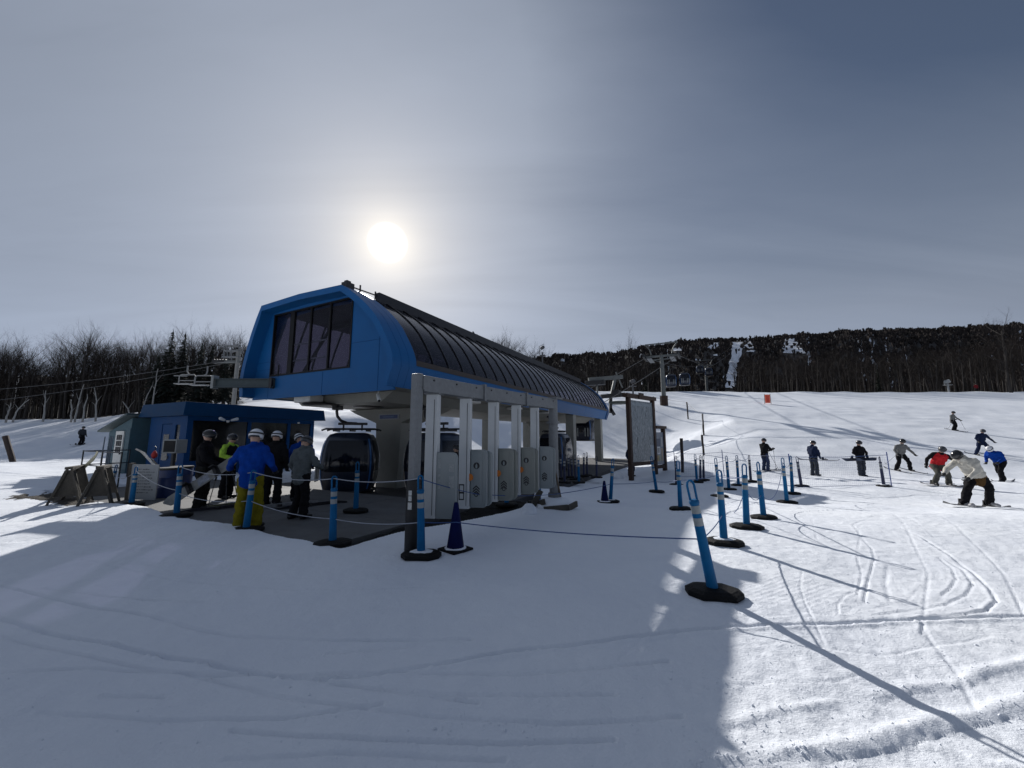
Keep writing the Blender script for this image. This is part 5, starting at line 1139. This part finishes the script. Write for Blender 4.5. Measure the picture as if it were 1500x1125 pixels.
# out on the snow
def onsnow(px, py): return G(px, py)
o = person(onsnow(1122, 690), 75, 'skier in dark jacket and navy trousers with poles behind the net', C_BLK, C_BPANT, dict(elR=(.26, .18, 1.16), haR=(.16, .42, 1.18), elL=(-.26, .16, 1.14), haL=(-.14, .38, 1.1), knL=(-.12, .07, .5), knR=(.12, .07, .5)), 'd', height=1.70)
ski_pair(o, ((-.13, .1, .08), (.13, .1, .08)), 'short ski of the skier behind the net'); c = wpt(o, (.16, .5, 0)); skipoles(o, ((.16, .46, 1.16), (-.14, .42, 1.08)), ((c.x + .02, c.y, None), (c.x + .3, c.y + .2, None)), 'pole of the skier standing behind the net')
o = person(onsnow(1194, 697), 82, 'person in navy jacket and grey trousers holding a board flat behind the net', C_NAVY, C_DGRY, dict(elR=(.26, .06, 1.14), haR=(.16, .22, .94), elL=(-.27, .04, 1.14), haL=(-.20, .18, .95), hea=(0, .07, 1.62), face=(0, 1, -.4), knL=(-.11, .03, .5)), 'b', height=1.74)
q = o.location; board_thing(at(1200, 674, q.y - .25), (1, .06, -.035), (0, .25, 1), 2.15, .20, 'dark snowboard carried level by the person in navy', (.035, .045, .075), 'snowboard')
o = person(onsnow(1263, 698), 175, 'person in black jacket and blue grey trousers facing the camera with a board', C_BLK, C_DGRY, dict(elR=(.36, .02, 1.16), haR=(.20, .2, .96), elL=(-.36, .02, 1.16), haL=(-.20, .2, .96), anL=(-.08, 0, .1), anR=(.08, 0, .1)), 'd', height=1.74, bulk=1.08)
q = o.location; board_thing(at(1258, 673, q.y - .32), (1, .05, .02), (0, -.6, 1), 1.75, .26, 'dark snowboard held across the body of the person facing the camera', (.05, .055, .08), art=(.2, .2, .22))
wide = dict(pel=(0, -.05, .86), che=(0, .10, 1.22), nec=(0, .14, 1.37), hea=(0, .19, 1.50), shL=(-.20, .08, 1.28), shR=(.20, .08, 1.28), elL=(-.36, .10, 1.06), haL=(-.40, .26, .88), elR=(.36, .10, 1.06), haR=(.40, .26, .88), hiL=(-.10, -.03, .84), knL=(-.24, .12, .46), anL=(-.34, .02, .10), hiR=(.10, -.03, .84), knR=(.24, .12, .46), anR=(.34, .02, .10))
o = person(onsnow(1323, 690), 185, 'skier in grey jacket and black trousers coming straight down in a wide stance', C_GRY2, C_BLK, wide, 'b', height=1.82, goggles=True)
ski_pair(o, ((-.36, .1, .08), (.36, .1, .08)), 'ski of the wide stance skier in grey', fd=(0, 1, 0)); c = onsnow(1297, 680); skipoles(o, ((.42, .28, .86),), ((c.x, c.y, None),), 'pole of the wide stance skier in grey')
o = person(onsnow(1398, 631), 165, 'small far skier in pale grey jacket and black trousers high on the slope', C_GRY2, C_BLK, dict(pel=(0, -.04, .88), che=(.05, .06, 1.25), nec=(.06, .1, 1.4), hea=(.06, .14, 1.54), shL=(-.15, .05, 1.31), shR=(.25, .05, 1.29), elL=(-.38, .05, 1.12), haL=(-.5, .18, .95), elR=(.36, .08, 1.08), haR=(.36, .28, .98), knL=(-.12, .12, .48), knR=(.10, .12, .48)), 'b', height=1.72)
ski_pair(o, ((-.13, .1, .08), (.13, .1, .08)), 'ski of the far skier high on the slope', fd=(.3, 1, 0)); c = onsnow(1388, 629); skipoles(o, ((.38, .3, .96), (-.52, .2, .93)), ((c.x, c.y, None), (c.x + 1.3, c.y - .2, None)), 'pole of the far skier high on the slope')
o = person(onsnow(1441, 667), 190, 'skier in dark navy suit behind the bright blue jacket', C_NAVY, C_NAVY, wide | dict(anR=(.42, .02, .10), knR=(.30, .1, .46), anL=(-.22, .02, .1)), 'g', height=1.75)
ski_pair(o, ((-.24, .1, .08), (.44, .1, .08)), 'ski of the skier in dark navy')
o = person(onsnow(1467, 706), 258, 'person in bright blue jacket and black trousers striding left bent forward', C_BLUE, C_BLK, dict(pel=(0, -.10, .88), che=(0, .16, 1.18), nec=(0, .26, 1.30), hea=(0, .37, 1.40), shL=(-.19, .18, 1.25), shR=(.19, .18, 1.25), elL=(-.28, .16, 1.0), haL=(-.2, .34, .86), elR=(.28, .14, .98), haR=(.22, .30, .84), hiL=(-.10, -.08, .86), knL=(-.13, .20, .50), anL=(-.15, .22, .10), hiR=(.10, -.10, .86), knR=(.13, -.18, .50), anR=(.15, -.46, .12)), 'w', height=1.80, hood=True, bulk=1.10, hem=.06, vox=.02)
ski_pair(o, ((-.15, .25, .08), (.15, -.42, .08)), 'ski of the striding person in bright blue', 1.5)
crouch = dict(pel=(0, -.20, .74), che=(0, .06, 1.05), nec=(0, .18, 1.17), hea=(0, .27, 1.29), shL=(-.20, .10, 1.10), shR=(.20, .10, 1.10), elL=(-.42, .18, .96), haL=(-.56, .38, .84), elR=(.42, .12, .98), haR=(.60, .30, .88), hiL=(-.11, -.18, .72), knL=(-.24, .16, .50), anL=(-.26, -.02, .13), hiR=(.11, -.18, .72), knR=(.24, .16, .50), anR=(.26, -.02, .13))
o = person(onsnow(1380, 712), 205, 'snowboarder in red and black jacket and grey trousers with arms held out', C_RED, C_OLV, dict(pel=(0, -.16, .84), che=(-.05, .06, 1.18), nec=(-.06, .14, 1.32), hea=(-.07, .22, 1.44), shL=(-.26, .06, 1.20), shR=(.14, .08, 1.27), elL=(-.42, .14, 1.0), haL=(-.58, .28, .86), elR=(.32, -.02, 1.06), haR=(.40, .06, .84), hiL=(-.10, -.14, .82), knL=(-.17, .14, .5), anL=(-.2, .0, .13), hiR=(.10, -.14, .82), knR=(.12, .16, .5), anR=(.2, .0, .13)), 'g', height=1.76, vox=.02, arms2=C_BLK, bulk=1.1)
q = o.location; board_thing(q + Vector((.05, 0, .045)), (1, -.28, -.05), (0, 0, 1), 1.45, .26, 'dark snowboard under the boarder in red', (.02, .02, .025))
# the nearest snowboarder: crouched sideways over a long board, looking down to the left
o = person(onsnow(1430, 744), 268, 'nearest snowboarder crouching in cream and brown jacket with a black helmet', C_CREAM, C_BLK, dict(pel=(0, -.14, .82), che=(0, .05, 1.19), nec=(0, .15, 1.33), hea=(0, .29, 1.39), face=(0, .75, -.6), shL=(-.19, .07, 1.26), shR=(.19, .07, 1.26), elL=(-.27, .14, .98), haL=(-.22, .32, .82), elR=(.25, .36, 1.0), haR=(.20, .50, .90), hiL=(-.09, -.16, .78), hiR=(.09, -.10, .78), knR=(-.06, .22, .54), anR=(.0, .30, .16), knL=(-.16, -.26, .52), anL=(-.04, -.34, .16), foot=(-1, .1, 0)), 'b', M_BOOTG, height=1.80, vox=.016, hood=True, panel=C_BRN, bulk=1.16, hem=.12, cuffs=C_BLK)
q = o.location; board_thing(q + Vector((.02, 0, .05)), (1, -.10, -.06), (0, 0, 1), 1.62, .27, 'long dark snowboard under the nearest crouching boarder', (.015, .015, .018))
o = person(onsnow(118, 652), 95, 'lone far person in grey jacket and black trousers on the slope at left', C_DGRY, C_BLK, dict(pel=(0, -.06, .88), che=(0, .0, 1.26), knL=(-.11, .12, .48), knR=(.11, .12, .48), anL=(-.11, -.02, .1)), 'b', height=1.74)
q = o.location; board_thing(q + Vector((0, 0, .04)), (.3, 1, .05), (0, 0, 1), 1.5, .26, 'snowboard under the lone far person at left', (.02, .02, .025))
pm_ = Vector((q1.x, q1.y, 0)) + Vector((math.cos(rzb), math.sin(rzb), 0)) * (wb * .62) + Vector((-math.sin(rzb), math.cos(rzb), 0)) * .9
o = person((pm_.x, pm_.y, gz(pm_.x, pm_.y)), 150, 'person in dark trousers standing behind the trail map, only legs showing', C_NAVY, C_NAVY, dict(knL=(-.10, .1, .5), anL=(-.1, 0, .1)), 'b', height=1.72)
p = at(1432, 580, 74); o = person((p.x, p.y, gz(p.x, p.y)), 200, 'tiny far person in a dark red jacket at the edge of the right wood', cloth('darkred', (.16, .02, .025)), C_BLK, None, 'b', height=1.75, vox=.03)
p = at(660, 655, 9.6); o = person((.0, 12.0, -.34) if False else tuple(S(2.2, -.9, -.36)), 60, 'person in dark clothing under the station behind the first ticket gates', C_BLK, C_BLK, reach, 'b', height=1.76, vox=.024)
# ------------------------------------------------------------------ woods
M_BARK = mat('bark_dark', (.033, .028, .025), .9, var=.35, scale=3); M_TWIG = mat('twig_brown', (.026, .021, .019), 1.0, var=.3, scale=2, spec=.1)
M_BIRCH = mat('bark_pale', (.34, .33, .31), .8, var=.3, scale=4); M_NEED = mat('needles', (.012, .020, .013), .9, var=.5, scale=3); M_LITTER = mat('forest_floor', (.030, .026, .023), .95, var=.5, scale=.15, col2=(.075, .07, .068))
def tree_meshes(seed, H, depth=5, spread=.55, slim=1.0):
    """bare hardwood: trunk with limbs, and a crown of fine twigs, each its own mesh"""
    rn = random.Random(seed); tr = MB(); cr = MB()
    def seg(mb, a, b, ra, rb, n):
        d = (b - a).normalized(); x = d.cross(Vector((.3, .2, 1))); x = x.normalized() if x.length > 1e-3 else Vector((1, 0, 0)); y = d.cross(x); V = []
        for p, r in ((a, ra), (b, rb)):
            for j in range(n): t = math.tau * j / n; V.append(p + (x * math.cos(t) + y * math.sin(t)) * r)
        mb.add(V, [(j, (j + 1) % n, n + (j + 1) % n, n + j) for j in range(n)])
    def grow(p, d, L, r, lv):
        mb = tr if lv <= 1 else cr; n = 6 if lv == 0 else (4 if lv <= 2 else 3); ns = 4 if lv == 0 else (3 if lv < 3 else 2); q = p; dd = d.copy(); r0 = r
        for i in range(ns):
            dd = (dd + Vector((rn.gauss(0, .09), rn.gauss(0, .09), rn.gauss(.03, .05))) * (1 if lv else .4)).normalized(); nx = q + dd * (L / ns); r1 = r * (1 - (i + 1) / ns * (.55 if lv == 0 else .7)); seg(mb, q, nx, r0, r1, n); r0 = r1
            if lv < depth:
                k = (0 if i == 0 else (2 if i < 3 else 4)) if lv == 0 else (3 if lv < 3 else (3 if lv == 3 else 2))
                for _ in range(k):
                    t = rn.random(); bp = q.lerp(nx, t); a = rn.uniform(0, math.tau); e = rn.uniform(.35, .95) * spread * (1.0 if lv else 1.1)
                    x = dd.cross(Vector((math.cos(a), math.sin(a), .3))).normalized(); nd = (dd * math.cos(e) + x * math.sin(e) + Vector((0, 0, .16))).normalized()
                    grow(bp, nd, L * rn.uniform(.38, .62) * (1 - .25 * i / ns), r1 * rn.uniform(.42, .62), lv + 1)
            q = nx
    grow(Vector((0, 0, -.3)), Vector((rn.gauss(0, .03), rn.gauss(0, .03), 1)), H * .86, H * .0135 * slim, 0)
    return tr.mesh('trunk', M_BARK), cr.mesh('crown', M_TWIG)
KINDS = [tree_meshes(s, 12.0, 4, sp_, sl) for s, sp_, sl in ((1, .95, 1), (2, .8, 1.1), (3, .9, .9), (4, .7, 1.0), (5, 1.05, 1.2), (6, .75, .85))]
def bare_tree(x, y, h, kind, label, group, rz=None, z=None):
    t = empty('bare_tree', (x, y, gz(x, y) if z is None else z), random.uniform(0, 6.28) if rz is None else rz, label, 'tree', group); s = h / 12.0; t.scale = (s * random.uniform(.9, 1.15), s * random.uniform(.9, 1.15), s)
    a, b = KINDS[kind]; obj('trunk', a, t); obj('crown', b, t); return t
def conifer_mesh(seed, H):
    rn = random.Random(seed); mb = MB(); nl = int(H * 3.2)
    for i in range(nl):
        f = i / nl; z = H * (.12 + .88 * f); R = H * .19 * (1 - f) ** .8 + .12; n = 9 if f < .8 else 6
        for j in range(n):
            a = rn.uniform(0, math.tau); L = R * rn.uniform(.65, 1.15); dz = -L * rn.uniform(.15, .5); w = .16 + L * .22; c, s = math.cos(a), math.sin(a)
            for q in range(3):
                t0 = .1 + q * .28; t1 = t0 + .5; ww = w * (1 - q * .2); zz = z + rn.uniform(-.08, .08)
                mb.add([(c * L * t0 - s * ww * .5, s * L * t0 + c * ww * .5, zz + dz * t0), (c * L * t0 + s * ww * .5, s * L * t0 - c * ww * .5, zz + dz * t0 - .05), (c * L * t1, s * L * t1, zz + dz * t1 - rn.uniform(0, .2))], [(0, 1, 2)])
    for q in range(10): a = q * .63; mb.add([(0, 0, H * 1.03), (math.cos(a) * .10, math.sin(a) * .10, H * .93), (math.cos(a + .5) * .10, math.sin(a + .5) * .10, H * .93)], [(0, 1, 2)])
    tk = MB(); tk.tube([(0, 0, -.3), (0, 0, H * .5), (0, 0, H * .97)], [H * .016, H * .011, .02], 7)
    return tk.mesh('trunk', M_BARK), mb.mesh('crown', M_NEED)
CON = [conifer_mesh(s, 11.0) for s in (1, 2, 3)]
def conifer(px, top, Y, k, label, group='dark conifers'):
    p = at(px, 600, Y); z0 = gz(p.x, p.y); h = at(px, top, Y).z - z0; t = empty('conifer', (p.x, p.y, z0), random.uniform(0, 6), label, 'tree', group); s = h / 11.0; t.scale = (s, s, s); a, b = CON[k]; obj('trunk', a, t); obj('crown', b, t)
TR = random.Random(11)
# left wood: the height of its outline along the photograph
def left_top(px): return float(np.interp(px, [-200, 0, 30, 60, 85, 100, 150, 200, 230, 300, 350, 460], [500, 508, 512, 540, 506, 500, 502, 512, 505, 492, 494, 505]))
for k in range(168):
    row = k % 3; px = -190 + (k + TR.uniform(-.4, .4)) * 3.3; Y = (55, 60, 66)[row] + TR.uniform(-1.5, 1.5); p = at(px, 600, Y); h = (at(px, left_top(px), Y).z - gz(p.x, p.y)) * TR.uniform(.80, 1.02) * (1, .97, 1.0)[row]
    if px > 350: continue
    bare_tree(p.x, p.y, max(6, h), TR.randrange(6), 'bare dark hardwood in the left wood behind the hut', 'bare trees of the left wood')
for i, (px, top, Y, k) in enumerate(((240, 484, 52, 0), (259, 487, 53, 1), (222, 520, 51, 2), (286, 502, 51, 0), (302, 505, 53, 2), (325, 512, 52, 1), (338, 505, 55, 0))):
    conifer(px, top, Y, k, ('tallest pointed conifer of the left wood', 'broad conifer right beside the tallest one at left', 'low conifer left of the tallest one', 'dark conifer above the right lift chair', 'dark conifer behind the chairlift rope left of the tower', 'low dark conifer behind the chairlift tower', 'dark conifer just left of the blue station roof')[i])
# snow plastered broken stems at its foot
def snag(px, py, top, Y, bend, label):
    p = at(px, py, Y); z0 = gz(p.x, p.y); h = at(px, top, Y).z - z0; h = max(h, 2); rn = random.Random(int(px)); t = empty('birch_stem', (p.x, p.y, z0), 0, label, 'tree', 'pale stems before the left wood'); n = 7
    P = [(bend * (k / n) ** 2 + rn.uniform(-.06, .06), rn.uniform(-.05, .05), h * k / n) for k in range(n + 1)]; P[0] = (0, 0, -.3)
    MB().tube(P, [.115 * (1 - .72 * k / n) for k in range(n + 1)], 7).build('trunk', M_BIRCH, t, smooth=True)
    for k in range(int(px) % 3 + 1):
        q = Vector(P[3 + k]); s = 1 if (k + int(px)) % 2 else -1; MB().tube([q, q + Vector((s * rn.uniform(.15, .3), 0, .4)), q + Vector((s * rn.uniform(.3, .8), .1, rn.uniform(.6, 1.3)))], [.035, .022, .008], 5).build('limb', M_BIRCH, t)
for i, (px, py, tp, b, lb) in enumerate(((62, 622, 572, -.3, 'pale bare stem at the far left end of the wood edge'), (17, 625, 585, 1.6, 'pale stem leaning right at the left picture edge'), (103, 622, 585, -.4, 'short forked pale stem left of the tallest pale one'), (109, 621, 563, .4, 'tallest pale stem standing before the left wood'), (120, 620, 577, .2, 'thin pale stem right of the tallest pale one'), (140, 616, 568, -.8, 'snow plastered crooked stem above the far person'), (221, 612, 540, .1, 'tall thin pale stem just left of the blue hut roof'), (207, 612, 565, .9, 'pale stem bent over with snow left of the hut'), (190, 610, 588, -1.2, 'short leaning pale stem above the teal shed'), (8, 622, 590, .3, 'thin pale stem at the very left'))): snag(px, py, tp, 50, b, lb)
# right wood and the trees behind the station
def right_top(px): return float(np.interp(px, [690, 715, 745, 790, 820, 845, 870, 920, 950, 1000, 1100, 1300, 1450, 1490, 1700], [520, 496, 492, 508, 528, 524, 517, 518, 523, 528, 520, 515, 505, 492, 495]))
def gap(px, Y): return 1018 < px < 1078 or (Y < 84 and 955 < px < 1018)
n_r = 0
for k in range(230):
    row = k % 3; px = 690 + (k + TR.uniform(-.5, .5)) * 4.3; Y = (76, 82, 89)[row] + TR.uniform(-2, 2)
    if gap(px, Y) or px > 1640: continue
    p = at(px, 578, Y); z0 = gz(p.x, p.y); h = (at(px, right_top(px), Y).z - z0) * TR.uniform(.62, 1.0)
    bare_tree(p.x, p.y, max(5, h), TR.randrange(6), 'bare grey brown hardwood in the right wood beyond the slope' if px > 1078 else 'bare hardwood beyond the station roof', 'bare trees of the right wood' if px > 1078 else 'bare trees beyond the station', z=z0); n_r += 1
p = at(1482, 578, 70); bare_tree(p.x, p.y, at(1482, 466, 70).z - gz(p.x, p.y), 4, 'tallest bare tree rising above the skyline at far right', 'bare trees of the right wood')
p = at(925, 590, 90); bare_tree(p.x, p.y, at(925, 500, 90).z - gz(p.x, p.y), 0, 'tall thin bare tree standing above the skyline left of the lift tower', 'bare trees beyond the station')
for i, (px, top, Y, k) in enumerate(((948, 545, 80, 0), (1000, 560, 84, 1), (1010, 556, 86, 2), (986, 562, 88, 0), (1292, 538, 79, 1))): conifer(px, top, Y, k, ('dark conifer left behind the lift tower mast', 'small conifer under the pair of cabins', 'small conifer right of the pair of cabins', 'low conifer behind the pair of cabins', 'single dark conifer within the right wood')[i])
# the deep wood and the far hill: masses of trees nobody could count
def wood_mass(name, pts, label, hmin, hmax, seed):
    rn = random.Random(seed); mb = MB()
    for (x, y, z) in pts:
        h = rn.uniform(hmin, hmax); w = h * rn.uniform(.16, .26); a0 = rn.uniform(0, 6.28); r = h * .013
        mb.add([(x + r * math.cos(a), y + r * math.sin(a), z + zz) for zz in (-.5, h * .75) for a in (a0, a0 + 2.1, a0 + 4.2)], [(0, 1, 4, 3), (1, 2, 5, 4), (2, 0, 3, 5)])
        for q in range(11):
            a = a0 + q * 2.4; f = .32 + .06 * q + rn.uniform(-.04, .04); bx = Vector((x, y, z + h * f)); L = w * rn.uniform(.7, 1.25) * (1.15 - .6 * abs(f - .6)); tip = bx + Vector((math.cos(a) * L, math.sin(a) * L, h * rn.uniform(.14, .30))); s = Vector((-math.sin(a), math.cos(a), 0)) * (.02 * h)
            mb.add([bx, bx + Vector((0, 0, .06)), tip], [(0, 1, 2)]); m_ = bx.lerp(tip, .6)
            for e in (-1, 1, -.6, .7): f0 = bx.lerp(tip, rn.uniform(.2, .8)); e1 = f0 + s * e * rn.uniform(3, 7) + Vector((0, 0, h * rn.uniform(.05, .13))); mb.add([f0, f0 + Vector((0, 0, .05)), e1], [(0, 1, 2)])
    o = mb.build(name, M_TWIG); return tag(o, label, 'wood', kind='stuff')
pts = []
for k in range(900):
    Y = TR.uniform(68, 130); px = TR.uniform(-260, 400); p = at(px, 600, Y); pts.append((p.x, p.y, gz(p.x, p.y)))
wood_mass('deep_wood', pts, 'dense dark bare wood filling in behind the left trees', 7, 10.5, 2)
pts = []
while len(pts) < 1700:
    Y = TR.uniform(92, 210); px = TR.uniform(700, 1760)
    if 1020 < px < 1076: continue
    p = at(px, 575, Y); pts.append((p.x, p.y, gz(p.x, p.y)))
wood_mass('deep_wood', pts, 'dense dark bare wood filling in behind the right trees', 6, 10, 3)
# hillside floor, ski runs cut through the wood, and its trees
def hill_sheet():
    th = np.radians(np.linspace(-66, 66, 260)); Ys = np.concatenate([np.geomspace(40, 240, 60), np.linspace(250, 700, 60)]); rows = []
    for Y in Ys:
        X = Y * np.tan(th); Yc = 72 - 20 * (1 - sstep(-1.15, -.5, X / Y)); z = rough_h(X, np.full_like(X, Y)) + np.where(Y > Yc + 4.5, .22, -1.2); rows.append([(float(a), float(Y), float(b)) for a, b in zip(X, z)])
    return tag(MB().grid(rows).build('hillside', M_LITTER, smooth=True), kind='structure')
hill_sheet()
RUNS = [([(1072, 1088, 500), (1073, 1086, 512), (1070, 1083, 528), (1066, 1080, 545), (1064, 1079, 562), (1060, 1076, 574)]), ([(1092, 1097, 499), (1092, 1102, 506), (1090, 1106, 514)]), ([(1046, 1054, 503), (1039, 1052, 508), (1034, 1046, 515)]), ([(988, 1000, 511), (985, 998, 517)]), ([(1150, 1168, 496), (1148, 1167, 506), (1146, 1176, 514), (1150, 1186, 521)]), ([(1060, 1078, 553), (1060, 1078, 556)]), ([(1094, 1104, 515), (1093, 1106, 518)]), ([(1018, 1026, 528), (1017, 1028, 531)]), ([(1046, 1052, 521), (1045, 1054, 524)]), ([(822, 832, 527), (820, 832, 533)])]
def hit(px, py):
    r = ray(px, py); T_ = np.geomspace(60, 1400, 3000); X = r.x * T_; Y = r.y * T_; Z = EYE + r.z * T_; h = base_h(X, Y); i = int(np.argmax(Z <= h)); return (float(X[i]), float(Y[i]), float(h[i])) if (Z <= h).any() else None
for run in RUNS:
    rows = []
    for a, b in zip(run[:-1], run[1:]):
        for q in range(4):
            t = q / 4; l = a[0] + (b[0] - a[0]) * t; r = a[1] + (b[1] - a[1]) * t; y = a[2] + (b[2] - a[2]) * t; H_ = [hit(l + (r - l) * f + TR.uniform(-2.5, 2.5) * (f in (0, 1)), y) for f in (0, .25, .5, .75, 1)]
            if all(H_): rows.append([(p[0], p[1], p[2] + 1.6 + TR.uniform(-.5, .5)) for p in H_])
    if len(rows) > 1: tag(MB().grid(rows).build('ski_run', SNOW, smooth=True), kind='structure')
def in_run(px, py):
    for run in RUNS:
        for a, b in zip(run[:-1], run[1:]):
            if a[2] - 2 <= py <= b[2] + 3:
                t = (py - a[2]) / (b[2] - a[2]); l = a[0] + (b[0] - a[0]) * t; r = a[1] + (b[1] - a[1]) * t
                if l - 1 < px < r + 1: return TR.random() > (.08 if run is RUNS[0] else .3)
    return False
def far_wood():
    rn = random.Random(5); mb = MB(); cnt = 0
    while cnt < 15000:
        Y = 215 + 450 * rn.random() ** .75; a = rn.uniform(-.3, 1.75); x = a * Y; z = float(base_h(np.array([x]), np.array([Y]))[0]); px, py = to_px((x, Y, z + 3))
        cnt += 1
        if in_run(px, py): continue
        h = rn.uniform(4.0, 8.0) * (1.3 if rn.random() < .12 else 1)
        for q in range(5):
            t = rn.uniform(0, math.tau); L = rn.uniform(.3, 2.0); w = rn.uniform(.5, 1.3); dx, dy = math.cos(t), math.sin(t); bx, by = x + dx * .2, Y + dy * .2; hz2 = h * rn.uniform(.6, 1.0)
            mb.add([(bx, by, z - .6), (bx + dx * L - dy * w, by + dy * L + dx * w, z + hz2), (bx + dx * L + dy * w, by + dy * L - dx * w, z + hz2 * rn.uniform(.75, 1))], [(0, 1, 2)])
    return tag(mb.build('far_wood', mat('far_twigs', (.040, .035, .034), 1.0, var=.3, scale=.02, spec=.05)), 'dark bare forest covering the far hill', 'wood', kind='stuff')
far_wood()
